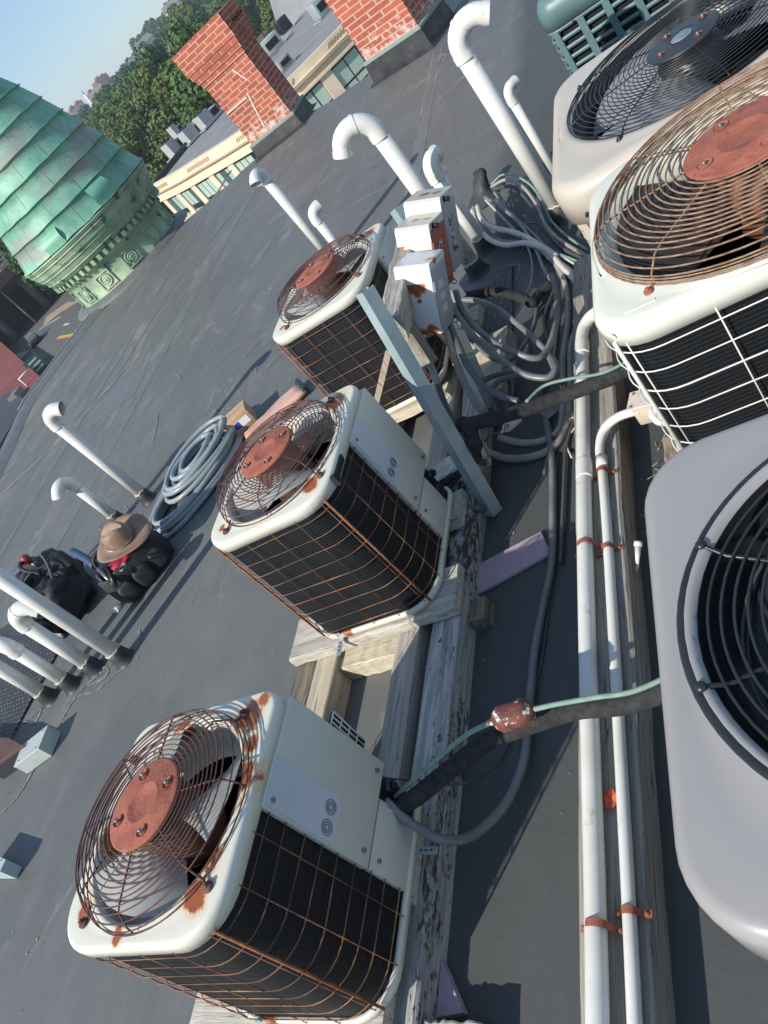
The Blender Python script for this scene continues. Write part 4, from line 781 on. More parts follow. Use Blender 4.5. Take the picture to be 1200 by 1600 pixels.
for i,(lab,pts,r,mt) in enumerate((
 ('grey cable running straight from the bundle to the beige condenser',[(-1.264,3.999,0.12),(-1.157,3.796,0.1),(-1.075,3.614,0.06),(-1,3.362,0.04),(-0.953,3.142,0.03),(-0.908,2.965,0.02),(-0.898,2.734,0.014),(-0.909,2.492,0.014),(-0.934,2.356,0.014)],.0085,M_flex),
 ('green cable arching high out of the bundle',[(-1.229,4.101,0.12),(-1.149,4.078,0.14),(-1.056,3.943,0.14),(-0.989,3.824,0.1),(-0.946,3.661,0.06),(-0.921,3.529,0.03),(-0.852,3.339,0.02),(-0.75,3.108,0.02)],.006,M_cu),
 ('dark cable arching beside the green one',[(-1.235,4.097,0.11),(-1.14,4.046,0.12),(-1.053,3.914,0.1),(-0.989,3.721,0.06),(-0.954,3.534,0.03),(-0.883,3.331,0.02),(-0.737,3.03,0.02)],.009,M_cab),
 ('charcoal cable hugging the roof toward the beige condenser',[(-1.232,4.083,0.1),(-1.111,3.968,0.1),(-1.031,3.787,0.05),(-0.974,3.559,0.02),(-0.871,3.256,0.014),(-0.727,2.995,0.014)],.0095,M_cabd),
 ('thin green cable dropping out of the bundle across the pad',[(-1.129,3.638,0.1),(-1.052,3.454,0.07),(-1.022,3.327,0.04),(-1.01,3.168,0.03),(-1.009,3.012,0.05),(-1.015,2.923,0.08)],.0045,M_cu),
 ('green grey cable crossing to the corner of the beige condenser',[(-1.222,4.042,0.1),(-1.146,3.818,0.06),(-1.022,3.517,0.04),(-0.924,3.274,0.03),(-0.823,3.111,0.02),(-0.726,2.945,0.02)],.006,M_cu),
 ('pale thin cable crossing under the taupe cables',[(-1.274,4.017,0.1),(-1.174,3.784,0.04),(-1.08,3.544,0.03),(-0.969,3.344,0.02),(-0.852,3.139,0.02),(-0.743,2.922,0.014)],.0055,M_cabl),
 ('dark thin cable at the bottom of the bundle',[(-1.241,4.134,0.06),(-1.112,3.749,0.02),(-0.967,3.368,0.014),(-0.841,3.036,0.014),(-0.73,2.91,0.014)],.008,M_cabd))):
    cable('bundle_cable',lab,'cable',pts,r,mt,'cables spreading out of the black bundle',n=8)
t=thing('cable_bundle_wrap','lump of black tape and plastic where the cables leave the roof','tape bundle',(-1.36,4.302,0),0)
mb=MB(); rnd=random.Random(5); rg=[]
for i,(r_,z,dx,dy) in enumerate(((.11,.0,0,0),(.07,.02,.0,0),(.045,.05,.01,.01),(.042,.08,.02,.03),(.04,.1,.03,.05),(.03,.12,.03,.06),(.01,.125,.03,.06))): rg.append([Vector((dx+r_*(1+rnd.uniform(-.2,.25))*math.cos(2*PI*k/16),dy+r_*(1+rnd.uniform(-.2,.25))*math.sin(2*PI*k/16),z+rnd.uniform(0,.015))) for k in range(16)])
mb.loft(rg,True,False,True); mb.build('tape_wrap',M('shiny_black_tape',(.03,.03,.032),(.06,.06,.064),rough=.5,bm=.4,bscale=30),t)
# membrane scraps under the tangle
slab('membrane_scrap','dark rubber membrane piece under the cable tangle','rubber sheet',[(-1.095,3.105,0),(-0.976,3.427,0),(-0.806,2.95,0),(-0.819,1.964,0),(-1.098,2.018,0),(-1.26,2.35,0),(-1.104,2.648,0)],.004,M('dark_membrane',(.05,.052,.056),(.075,.078,.082),scale=5,rough=.6),.003)
q=(-0.909,2.181,0.03); mb=MB(); mb.box((q[0],q[1],.03),(.07,.05,.004),Rxyz(25,10,40)); tag(mb.build('torn_scrap',M('torn_tar_scrap',(.12,.11,.095),(.3,.28,.25),scale=30,rough=.8)),'torn tar paper scrap under the thick foam pipe','scrap')
q=(-0.829,2.099,0.03); mb=MB(); mb.bbox((q[0],q[1],.02),(.025,.03,.03),.004); tag(mb.build('conduit_clamp',M_zinc),'small grey clamp on the taupe cables','clamp')
# ================================================================ hose coil, cardboard, foam bag
t=thing('hose_coil','coiled grey blue flexible tubing tied with black straps on the roof','hose coil',(-3.12,2.95,0),0)
rnd=random.Random(11); mb=MB()
def loops(n,cx,cy,a,b,ang,z0,dz,sh,r=.0125):
    P=[]
    for k in range(n*28+8):
        th=2*PI*k/28; f=1-sh*(k/28)/n+.012*math.sin(th*2.3+k*.01); x=a*f*math.cos(th); y=b*f*math.sin(th); x+=.0*x*x
        P.append(Vector((cx+x*math.cos(ang)-y*math.sin(ang),cy+x*math.sin(ang)+y*math.cos(ang),z0+dz*((k//28)%3)+.007*math.sin(th*1.5))))
    mb.tube(P,r,9)
loops(6,.0,-.02,.42,.23,R(62),.018,.022,.22,.0145)
loops(9,.05,.08,.31,.21,R(62),.085,.022,.62,.0145)
mb.build('tubing',M('grey_blue_tubing',(.3,.345,.365),(.24,.275,.29),scale=4,rough=.35),t)
for x,y,a in ((.12,-.02,-15),(-.0,.26,60)):
    mb=MB(); P=[(.0,.06*math.cos(2*PI*k/16)*1.5,.055+.062*math.sin(2*PI*k/16)) for k in range(16)]
    rg=[[Matrix.Rotation(R(a),3,'Z')@Vector((dx,p[1],p[2]))+Vector((x,y,0)) for p in P] for dx in (-.016,.016)]; mb.loft(rg,True); mb.box((x,y,.122),(.045,.035,.018),Rxyz(0,0,a)); mb.build('tie_strap',M_black,t)
t=thing('cardboard_box','small tan cardboard box with a blue label behind the middle condenser','box',(-2.86,3.22,.03),R(28))
mb=MB(); mb.bbox((0,0,.05),(.2,.13,.1),.003); mb.build('carton',M('cardboard',(.5,.34,.2),(.44,.29,.17),scale=8,rough=.8),t)
mb=MB(); mb.box((.03,-.0665,.05),(.1,.001,.045)); l_=mb.build('label',M('white_label',(.75,.75,.76),(.7,.7,.72),rough=.5),t); mb=MB(); mb.box((.0,-.0672,.05),(.04,.001,.04)); mb.build('blue_square',M('blue_print',(.03,.06,.42),(.03,.05,.36),rough=.5),l_)
mb=MB(); mb.box((0,0,.1008),(.2,.004,.0008)); mb.build('flap_seam',M_rust,t)
t=thing('foam_bag','pinkish insulation bag with a black edge lying behind the middle condenser','insulation',(-2.66,3.13,0),R(35)); rnd=random.Random(9)
mb=MB(); rg=[]
for i in range(9):
    x=-.12+.05*i; rg.append([Vector((x+rnd.uniform(-.01,.01),.085*math.copysign(abs(math.cos(2*PI*k/14))**.7,math.cos(2*PI*k/14))*(1+rnd.uniform(-.1,.1)),.032+.028*math.sin(2*PI*k/14)*(1+rnd.uniform(-.25,.15)))) for k in range(14)])
mb.loft(rg,True,True,True); mb.build('bag',M('pinkish_insulation',(.5,.26,.2),(.6,.4,.33),scale=9,rough=.7,bm=.4),t)
mb=MB(); mb.bbox((.29,0,.035),(.03,.17,.05),.008); mb.build('black_end',M_black,t)
# ================================================================ bags, hat, tools
def lump(mb,c,d,sq=3,seed=0,amp=.02,n=22,rot=None,flat=.0):
    rg=[]
    for i in range(n+1):
        v=PI*i/n-PI/2; row=[]
        for j in range(n*2):
            u=2*PI*j/(n*2); f=lambda a:math.copysign(abs(a)**(2/sq),a)
            p=Vector((f(math.cos(v))*f(math.cos(u)),f(math.cos(v))*f(math.sin(u)),f(math.sin(v))))
            p=Vector((p.x*d[0]/2,p.y*d[1]/2,p.z*d[2]/2)); q=noise.noise(p*9+Vector((seed,0,0))); q+=.55*noise.noise(p*26+Vector((seed,3,0)))*min(1,amp/.05); p=p*(1+amp*8*q*.5)
            if rot is not None: p=rot@p
            row.append(p+Vector(c))
        rg.append(row)
    mb.loft(rg,True)
M_bagm=M('black_nylon',(.012,.013,.015),(.03,.031,.034),scale=9,rough=.6,bm=.5,bscale=16)
M_bagz=M('grey_zip',(.14,.14,.145),(.2,.2,.2),rough=.4)
t=thing('backpack','black nylon tool backpack slumped on the roof with a red knobbed driver on top','backpack',(-3.93,2.36,0),R(-35)); t.scale=(1,1,1.15)
mb=MB(); lump(mb,(0,0,.13),(.52,.34,.26),3.6,1,.075,34); mb.build('main_pouch',M_bagm,t)
mb=MB(); lump(mb,(.0,-.16,.1),(.42,.14,.18),3.4,2,.08,24); pk=mb.build('front_pocket',M_bagm,t)
mb=MB(); mb.tube(smooth([(-.2,-.21,.13),(-.1,-.238,.17),(.1,-.238,.17),(.2,-.21,.13)],8),.004,6); mb.build('zip',M_bagz,pk)
mb=MB(); mb.tube(smooth([(-.23,-.06,.22),(-.12,-.12,.262),(.1,-.12,.265),(.23,-.05,.22)],8),.006,6); mb.tube(smooth([(-.24,.02,.2),(-.1,.1,.27),(.12,.1,.27),(.24,.03,.2)],8),.005,6); mb.build('zip',M_bagz,t)
mb=MB(); mb.tube(smooth([(-.26,.05,.16),(-.33,.02,.2),(-.36,-.03,.14),(-.3,-.05,.06)],8),.016,8); mb.build('side_pouch',M('grey_mesh',(.12,.125,.13),(.2,.2,.2),scale=60,rough=.7),t)
mb=MB()
for q_ in (((-.24,-.12,.2),(-.1,-.19,.235),(.12,-.2,.2),(.24,-.14,.1)),((.05,.16,.2),(.1,.0,.285),(.14,-.14,.24),(.16,-.22,.1)),((-.2,.12,.22),(-.16,-.02,.28),(-.14,-.16,.22),(-.13,-.235,.1)),((-.27,.1,.05),(-.3,.02,.16),(-.28,-.08,.2),(-.2,-.14,.24))):
    P_=smooth(q_,8); mb.loft([[p+Vector((-.012,0,.008)) for p in P_],[p+Vector((.012,0,.01)) for p in P_]],False)
mb.build('webbing_strap',M_bagz,t)
mb=MB(); lump(mb,(-.1,.03,.26),(.16,.1,.06),3,7,.06,14,Rxyz(0,10,20)); mb.build('grey_cloth_roll',M('charcoal_cloth',(.05,.05,.055),(.09,.09,.095),scale=20,rough=.8,bm=.4),t)
mb=MB(); mb.tube(smooth([(-.08,.06,.26),(-.04,.02,.32),(.06,.0,.32),(.12,.04,.26)],8),.012,8); mb.build('carry_handle',M_bagm,t)
mb=MB(); lump(mb,(.07,-.05,.275),(.18,.07,.05),3,4,.03,12,Rxyz(0,0,-30)); mb.build('top_pocket',M('olive_black_pouch',(.03,.03,.026),(.06,.058,.045),scale=20,rough=.6,bm=.4),t)
mb=MB()
for x,y in ((.2,-.2),(.14,-.24),(.26,-.16)): mb.box((x,y,.05),(.05,.012,.016),Rxyz(10,20,30))
mb.build('buckle',M('pale_buckle',(.55,.55,.52),(.2,.2,.2),scale=60,rough=.4),t)
t2=thing('screwdriver','red and black round handled driver stuck upright in the backpack','tool',(-3.93,2.42,.28),0)
mb=MB(); mb.cyl((0,0,0),(.0,0,.05),.006,8); mb.build('shaft',M_zinc,t2); mb=MB(); mb.lathe([(.001,.05),(.012,.052),(.022,.065),(.026,.082),(.024,.1),(.014,.113),(.001,.116)],n=18); mb.cur=1; mb.build('handle',[M('red_rubber',(.35,.04,.05),(.2,.03,.04),rough=.45),M_black],t2)
t=thing('tool_bag','open black tool bag with red lining, tools inside and a hat on top','tool bag',(-3.25,2.33,0),R(48)); t.scale=(.9,.9,.92)
mb=MB(); rg=[]
for z,sx,sy in ((0,.2,.115),(.04,.215,.125),(.12,.215,.12),(.19,.205,.105),(.2,.2,.1),(.185,.19,.09),(.06,.18,.085),(.05,.01,.01)):
    rg.append([Vector((sx*math.copysign(abs(math.cos(2*PI*k/40))**.6,math.cos(2*PI*k/40))*(1+.03*math.sin(k*1.9+z*20)),sy*math.copysign(abs(math.sin(2*PI*k/40))**.6,math.sin(2*PI*k/40))*(1+.04*math.sin(k*2.3)),z+.008*math.sin(k*.9)*(z>.1))) for k in range(40)])
mb.loft(rg,True); mb.build('bag_body',M_bagm,t)
for x,y,s_ in ((-.12,-.135,.1),(.0,-.14,.11),(.12,-.13,.09)):
    mb=MB(); lump(mb,(x,y,.075),(s_,.045,.12),3.4,int(x*50)+9,.03,12); mb.build('outer_pocket',M_bagm,t)
mc=M('red_cloth',(.5,.02,.07),(.36,.015,.05),scale=12,rough=.7,bm=.3)
mb=MB(); lump(mb,(-.02,-.03,.19),(.17,.12,.05),2.6,3,.09,16,Rxyz(0,8,20)); mb.build('red_cloth_lining',mc,t)
mb=MB(); lump(mb,(.12,.01,.2),(.11,.08,.035),2.6,5,.1,14,Rxyz(0,12,-20)); mb.build('red_cloth_flap',mc,t)
mb=MB(); lump(mb,(.03,-.085,.2),(.15,.05,.03),2.8,8,.12,14,Rxyz(0,-8,8)); mb.build('red_cloth_flap',mc,t)
mb=MB(); mb.tube(smooth([(-.16,.1,.18),(-.12,.12,.26),(.1,.12,.26),(.14,.1,.18)],8),.01,8); mb.build('carry_handle',M_bagm,t)
def tool(name,label,a,b,r,mat,r2=None):
    mb=MB(); mb.cyl(a,b,r,10,r2); tag(mb.build(name,mat),label,'tool','hand tools in the open tool bag')
bx_,by_=-3.27,2.33
tool('hand_tool','silver wrench shaft sticking out beside the hat',(bx_+.0,by_-.16,.14),(bx_-.07,by_-.09,.22),.011,M_zinc)
tool('hand_tool','slim silver tool next to the wrench shaft',(bx_-.05,by_-.16,.14),(bx_-.1,by_-.11,.2),.006,M_zinc)
tool('hand_tool','black tool handle in the middle of the bag',(bx_+.03,by_-.18,.14),(bx_-.0,by_-.1,.21),.012,M_black)
tool('hand_tool','white cap of a spray tube at the lower corner of the bag',(bx_+.0,by_-.24,.07),(bx_-.0,by_-.275,.075),.017,M_pvc)
t3=thing('wrench','adjustable wrench with a ring head on the front of the tool bag','tool',(bx_+.12,by_-.13,.19),R(-30))
mb=MB(); mb.tube([(.022*math.cos(2*PI*k/20),.022*math.sin(2*PI*k/20),0) for k in range(20)],.0045,6,closed=True); mb.build('ring_head',M_zinc,t3); mb=MB(); mb.cyl((.022,0,0),(.075,.01,0),.008,8); mb.cyl((.075,.01,0),(.12,.01,-.01),.016,10); mb.build('handle',M_black,t3)
mb=MB(); mb.tube(smooth([(bx_-.17,by_-.02,.2),(bx_-.24,by_+.03,.235),(bx_-.36,by_+.1,.27)],6),.021,12,rf=lambda i:.021*(1+.04*(i%2))); tag(mb.build('hand_tool',M('navy_rubber_grip',(.03,.06,.12),(.05,.09,.17),scale=30,rough=.5,bm=.3)),'navy blue rubber grip jutting left from under the hat','tool')
# hat
t=thing('hat','brown leather cowboy hat with a beaded band resting on the tool bag','hat',(-3.185,2.355,.245),R(40)); t.rotation_euler=(R(12),R(10),R(10)); t.scale=(.7,.72,.8)
M_hat=M('brown_leather',(.3,.2,.14),(.2,.13,.09),scale=6,rough=.6,bm=.15,bscale=50)
def hatp(r_,th,z):
    c,s_=math.cos(th),math.sin(th); return Vector((r_*1.18*c,r_*.92*s_,z))
rg=[]
for r_,zz in ((.205,.0),(.203,.003),(.17,.0),(.14,-.004),(.112,-.002),(.103,.004)): rg.append([hatp(r_,2*PI*k/48,zz+ (max(0,(r_-.11)/.09)**1.6)*(.02*(math.sin(2*PI*k/48)**2)-.02*(math.cos(2*PI*k/48)**2))) for k in range(48)])
mb=MB(); mb.loft(rg,True); mb.loft([[p-Vector((0,0,.003)) for p in r_][::-1] for r_ in rg[1:]],True); mb.build('brim',M_hat,t)
rg=[]
for r_,zz in ((.104,.0),(.1,.03),(.094,.07),(.086,.1),(.074,.116),(.055,.12),(.03,.118),(.004,.117)):
    row=[]
    for k in range(48):
        th=2*PI*k/48; p=hatp(r_,th,zz); top=max(0,(zz-.05)/.07)
        front=max(0,math.cos(th)); p.y*=1-.35*top*front; p.z-= .038*top*math.exp(-(p.y/.022)**2)*(1 if zz>.1 else .3)
        p.z+= .012*math.cos(th)*top; row.append(p)
    rg.append(row)
mb=MB(); mb.loft(rg,True); mb.build('crown',M_hat,t)
mb=MB(); mb.tube([hatp(.106,2*PI*k/48,.012) for k in range(48)],.006,6,closed=True); bd=mb.build('hat_band',M('dark_braid',(.1,.06,.04),(.2,.14,.1),scale=60,rough=.6),t)
mb=MB()
for k in range(10): mb.ball(hatp(.112,2*PI*(k*.35+30)/48,.013),.0045,4)
mb.build('beads',M('ivory_beads',(.7,.66,.58),(.6,.55,.48),rough=.4),bd)
# ================================================================ sheet metal boxes at left
def mbox(name,label,top,z,mat,top_mat=None,bolts=True,cat='metal box'):
    cx=sum(p[0] for p in top)/4; cy=sum(p[1] for p in top)/4; t=thing(name,label,cat,(cx,cy,0)); P=[Vector((p[0]-cx,p[1]-cy,0)) for p in top]
    mb=MB(); up=lambda s_,zz:[Vector((p.x*s_,p.y*s_,zz)) for p in P]; mb.loft([up(1,.004),up(1,z-.003)],True,True,False,sm=False); mb.build('casing',mat,t)
    mb=MB(); mb.loft([up(1.015,z-.012),up(1.015,z),up(1.0,z+.0015)],True,True,True,sm=False); lidb=mb.build('cover',top_mat or mat,t)
    if bolts:
        for p in P:
            mb=MB(); mb.lathe([(.004,z+.0015),(.004,z+.004),(.001,z+.005)],(p.x*.72,p.y*.72,0),8); mb.build('screw',M_zinc,lidb)
    return t
M_sheet=M('pale_sheet_metal',(.5,.55,.52),(.42,.47,.45),scale=7,rough=.45,metal=.15)
mbox('metal_box','pale green grey sheet metal box on the roof near the left edge',[(-3.391,1.349,0.075),(-3.406,1.466,0.075),(-3.56,1.395,0.075),(-3.541,1.29,0.075)],.075,M_sheet)
mbox('metal_box','black vent box with a rust brown top, cut by the left edge',[(-3.525,1.381,0.09),(-3.702,1.452,0.09),(-4.106,1.54,0.09),(-3.753,1.297,0.09)],.09,M_black,M('brown_rust_top',(.08,.04,.035),(.12,.06,.05),rough=.7),False)
mbox('metal_box','pale sheet metal box in the lower part of the left edge',[(-3.219,0.81,0.08),(-3.218,0.855,0.08),(-3.431,0.908,0.08),(-3.43,0.827,0.08)],.08,M('pale_sheet_metal2',(.42,.5,.5),(.36,.44,.45),rough=.45))
# ================================================================ chimneys
def chimney(label,poly,z0,z1,corb,zc0,rz0=0,seed=0):
    cx=sum(p[0] for p in poly)/4; cy=sum(p[1] for p in poly)/4; t=thing('brick_chimney',label,'chimney',(cx,cy,0),0)
    P=[Vector((p[0]-cx,p[1]-cy,0)) for p in poly]
    def ringo(off,z):
        out=[]; n=4
        for i in range(4):
            a,b,c=P[i-1],P[i],P[(i+1)%4]; d1=(b-a).normalized(); d2=(c-b).normalized(); out.append(b+(d1-d2)*off+Vector((0,0,z)))
        return out
    mb=MB(); rg=[ringo(0,z0),ringo(0,zc0)]; z=zc0
    for k in range(corb): rg+=[ringo(.016*(k+1),z+.001),ringo(.016*(k+1),z+.062)]; z+=.063
    if corb: rg+=[ringo(.016*corb,z1)]
    else: rg+=[ringo(0,z1)]
    rg+=[ringo(-.08,z1+.002),ringo(-.08,z1-.3)]
    mb.loft(rg,True,False,True,sm=False); mb.build('brick_stack',M_brick,t)
    mb=MB(); mb.loft([ringo(.1,.0),ringo(.045,.03),ringo(.03,z0),ringo(.005,z0+.004)],True,sm=False); mb.build('rubber_flashing',M('black_flashing',(.02,.022,.025),(.05,.05,.052),scale=5,rough=.45,bm=.3,c3=(.09,.085,.08),s3=4,t3=.64),t)
    mb=MB(); mb.loft([ringo(.034,z0-.012),ringo(.036,z0+.012),ringo(.012,z0+.02)],True,sm=False); mb.build('copper_counter_flashing',M('verdigris_strip',(.2,.3,.25),(.3,.32,.28),scale=20,rough=.7),t)
    return t,ringo
c1,r1=chimney('red brick chimney with stepped corbels and white mortar cracks, beside the beige building',[(-5.05,9.62),(-4.37,9.6),(-4.37,10.08),(-5.05,10.1)],.17,1.43,4,.98)
mb=MB()
for zz in (1.28,):
    for k in range(4): mb.box((.34+.088,-.14+.1*k,zz),(.012,.045,.028))
mb.build('dark_slot',M_dark,c1)
mb=MB(); rnd=random.Random(4); M_crk=M('repointed_mortar',(.7,.66,.6),(.6,.55,.5),scale=20,rough=.9)
mb.box((.0,-.246,.45),(.016,.003,.42),Rxyz(0,14,0)); mb.box((-.16,-.246,.62),(.34,.003,.016)); mb.box((.12,-.246,.84),(.014,.003,.2),Rxyz(0,-20,0)); mb.build('mortar_repair',M_crk,c1)
chimney('broad red brick chimney cut by the top edge, with lime streaks',[(-3.0,8.79),(-2.3,8.5),(-2.13,8.95),(-2.83,9.24)],.21,2.3,0,2.2)
# ================================================================ copper turret
def patina():
    m,t,n,l,b=nt('green_copper_patina'); v=coord(t); vs=coord(t,(7,7,.9)); b.inputs['Roughness'].default_value=.55
    f=noisef(t,1.7,6,.6,v,.4); s_=noisef(t,1.6,6,.65,vs); g_=noisef(t,9,6,.65,v)
    col=ramp(t,f,[(.3,(.08,.24,.18)),(.5,(.18,.42,.3)),(.7,(.32,.6,.43))])
    col=mixc(t,ramp(t,s_,[(.48,(0,0,0)),(.7,(.7,.7,.7))]),col,(.22,.42,.31))
    col=mixc(t,ramp(t,noisef(t,1.1,5,.6,coord(t,(1,1,1.6)),.3),[(.5,(0,0,0)),(.6,(.85,.85,.85))]),col,(.26,.27,.24))
    col=mixc(t,ramp(t,g_,[(.6,(0,0,0)),(.72,(.55,.55,.55))]),col,(.04,.09,.075))
    l.new(col,b.inputs['Base Color']); bump(t,g_,.15,b,.01); MATS['patina']=m; return m
M_pat=patina()
M_pat2=M('pale_verdigris_metal',(.17,.3,.2),(.4,.48,.32),scale=3,rough=.6,c3=(.05,.12,.1),s3=5,t3=.6)
tx,ty=-7.56,9.4; T=thing('copper_turret','green copper domed turret with rosette frieze at the roof edge','turret',(tx,ty,0),0)
N=96
def frieze(mb,prof): mb.lathe(prof,n=N)
mb=MB(); mb.lathe([(.9,-2.5),(.9,-.1),(.9,.0),(.885,.03),(.865,.035),(.86,.37),(.875,.38)],n=N); mb.build('frieze_drum',M_pat2,T)
mb=MB(); mb.lathe([(.875,.38),(.895,.40),(.90,.43),(.90,.50),(.975,.505),(.98,.54),(.99,.545),(1.0,.6),(1.02,.62),(1.03,.66),(1.05,.67),(1.06,.72),(1.07,.74),(1.075,.79),(1.095,.80),(1.1,.835),(1.085,.85),(1.06,.86)],n=N); mb.build('cornice',M_pat2,T)
for k in range(56):
    a=2*PI*k/56; m=Matrix.Rotation(a,3,'Z'); mb=MB(); mb.box(m@Vector((.94,0,.465)),(.085,.052,.068),m); mb.build('dentil',M_pat2,T)
for z,r_,w in ((.56,.995,.009),(.65,1.03,.012),(.7,1.055,.007),(.77,1.078,.012),(.83,1.1,.011)):
    mb=MB(); mb.tube([(r_*math.cos(2*PI*k/N),r_*math.sin(2*PI*k/N),z) for k in range(N)],w,6,closed=True); mb.build('cornice_moulding',M_pat2,T)
for k in range(12):
    a=2*PI*(k+.35)/12+.05; m=Matrix.Rotation(a,3,'Z'); mb=MB()
    def pt(y,z,d): aa=a+y/.86; return Vector(((.862+d)*math.cos(aa),(.862+d)*math.sin(aa),z))
    for (y0,y1,z0,z1) in ((-.12,.12,.095,.115),(-.12,.12,.295,.315),(-.12,-.1,.115,.295),(.1,.12,.115,.295)):
        g_=[[pt(y0+(y1-y0)*i/4,zz,dd) for zz,dd in ((z0,0),(z0,.02),(z1,.02),(z1,0))] for i in range(5)]; mb.loft(g_,False,sm=False); mb.add(g_[0],[(0,1,2,3)]); mb.add(g_[-1],[(3,2,1,0)])
    p_=mb.build('square_frame',M_pat2,T)
    rot=Matrix.Rotation(a,3,'Z')@Matrix.Rotation(PI/2,3,'Y'); mb=MB(); mb.lathe([(.085,-.0),(.083,.015),(.07,.018),(.066,.006),(.05,.004),(.046,.016),(.03,.018),(.026,.008),(.018,.02),(.001,.026)],m@Vector((.862,0,.205)),20,rot=rot); mb.build('rosette',M_pat2,p_)
prof=[]; ctrl=[(.86,1.08),(1.13,1.0),(1.37,.94),(1.62,.865),(1.87,.775),(2.12,.69),(2.37,.59),(2.62,.48),(2.87,.37),(3.1,.25),(3.3,.12)]
for i,((z0_,r0_),(z1_,r1_)) in enumerate(zip(ctrl,ctrl[1:])):
    prof+= [(r0_+.034,z0_),(r0_+.012,z0_+.004),(r0_+.008,z0_+.01),((r0_+r1_)/2+.004,(z0_+z1_)/2),(r1_+.0,z1_-.01),(r1_+.012,z1_-.004)]
rg=[]; rnd=random.Random(2)
for j,(r_,z) in enumerate(prof): rg.append([Vector(((r_+.008*noise.noise(Vector((6*math.cos(2*PI*k/N),6*math.sin(2*PI*k/N),z*3))))*math.cos(2*PI*k/N),(r_+.008*noise.noise(Vector((6*math.cos(2*PI*k/N),6*math.sin(2*PI*k/N),z*3))))*math.sin(2*PI*k/N),z+.012*noise.noise(Vector((4*math.cos(2*PI*k/N),4*math.sin(2*PI*k/N),z*7))))) for k in range(N)])
mb=MB(); mb.loft(rg,True,False,True); mb.build('copper_dome',M_pat,T)
for j,(z,r_) in enumerate(ctrl[1:]):
    mb=MB(); mb.tube([((r_+.012)*math.cos(2*PI*k/N),(r_+.012)*math.sin(2*PI*k/N),z+.003*math.sin(k)) for k in range(N)],.008,5,closed=True); mb.build('standing_seam',M_pat,T)
# vertical seams in each course and lifted sheets
mb=MB()
for i,((z0_,r0_),(z1_,r1_)) in enumerate(zip(ctrl,ctrl[1:])):
    for k in range(14):
        a=2*PI*(k+.5*(i%2)+.1*math.sin(i*7+k))/14; mb.tube([((r0_+.01)*math.cos(a),(r0_+.01)*math.sin(a),z0_),((r1_+.004)*math.cos(a),(r1_+.004)*math.sin(a),z1_)],.0018,4)
mb.build('sheet_joints',M_pat,T)
for a_,z0_,z1_ in ((-78,.84,1.06),(-30,.86,1.1)):
    mb=MB(); g_=[]
    for i in range(6):
        zz=z1_-(z1_-z0_)*i/5; rr=1.03+(1.08-1.0)*(i/5)+.035*math.sin(i*.9)+.02*i/5; g_.append([Vector((rr*math.cos(R(a_+16*j/5-8)),rr*math.sin(R(a_+16*j/5-8)),zz)) for j in range(6)])
    mb.loft(g_,False); mb.loft([[p*.985 for p in r_][::-1] for r_ in g_],False); mb.build('lifted_sheet',M('bright_verdigris',(.13,.4,.26),(.2,.46,.32),scale=3,rough=.5),T)
mb=MB(); mb.lathe([(1.06,.0),(1.04,.03),(.95,.06),(.9,.07)],n=N); mb.build('rubber_skirt',M_lap,T)
# ================================================================ ground, street, hill
def hz(x,y):
    r_=math.hypot(x,y); az=math.degrees(math.atan2(-x,y))
    b=max(0,min(1,(r_-150)/470)); hgt=-10+11.5*(b*b*(3-2*b)); k=max(0,min(1,(az-38)/10)); hgt=hgt*(1-k)+(-10+ (hgt+10)*.55)*k
    return hgt+ (noise.noise(Vector((x*.012,y*.012,0)))*3*b)
rg=[]
for i in range(60):
    r_=20*(1.085**i) if i else 15
    rg.append([Vector((-r_*math.sin(R(a)),r_*math.cos(R(a)),hz(-r_*math.sin(R(a)),r_*math.cos(R(a))))) for a in range(-60,131,2)])
mb=MB(); mb.loft(rg,False); struct('ground',mb,M('dry_ground_and_grass',(.07,.085,.04),(.16,.13,.085),scale=.15,rough=.95))
M_asph=M('street_asphalt',(.1,.1,.1),(.13,.128,.125),scale=.4,rough=.85)
def flat(name,pts,z,mat,par=None):
    mb=MB(); mb.add([(p[0],p[1],z) for p in pts],[tuple(range(len(pts)))]); return struct(name,mb,mat,par)
road=flat('road',[(-20,30),(-48,50),(-66,60),(-83,72),(-100,84),(-112,96),(-100,108),(-90,100),(-78,88),(-66,77),(-50,66),(-20,60)],-9.97,M_asph)
M_yel=M('yellow_road_paint',(.65,.4,.04),(.55,.33,.04),scale=3,rough=.7); M_wht=M('white_road_paint',(.7,.7,.66),(.5,.5,.48),scale=3,rough=.7)
def line(name,a,b,w,m): 
    a=Vector(a);b=Vector(b); d=(b-a).normalized(); n_=Vector((-d.y,d.x,0))*w/2; return flat(name,[a+n_,b+n_,b-n_,a-n_],-9.96,m,road)
line('yellow_line',(-63.859,62.482,-10),(-55.101,56.654,-10),.45,M_yel); line('white_line',(-75.964,73.342,-10),(-69.797,71.071,-10),.25,M_wht); line('white_line',(-65.385,65.961,-10),(-63.553,64.754,-10),.3,M_wht); line('white_line',(-72.054,69.43,-10),(-70.102,68.426,-10),.3,M_wht)
side=flat('sidewalk',[(-73.009,64.762,-9.85),(-72.279,66.243,-9.85),(-78.209,70.058,-9.85),(-82.516,70.83,-9.85)],-9.85,M('tan_sidewalk',(.4,.34,.27),(.33,.29,.23),scale=2,rough=.9))
flat('dirt_verge',[(-65.602,70.674,-9.9),(-71.556,75.425,-9.9),(-77.242,76.938,-9.9),(-74.688,72.62,-9.9),(-71.573,72.766,-9.9)],-9.9,M('tan_dirt',(.4,.32,.24),(.3,.24,.17),scale=2,rough=.95))
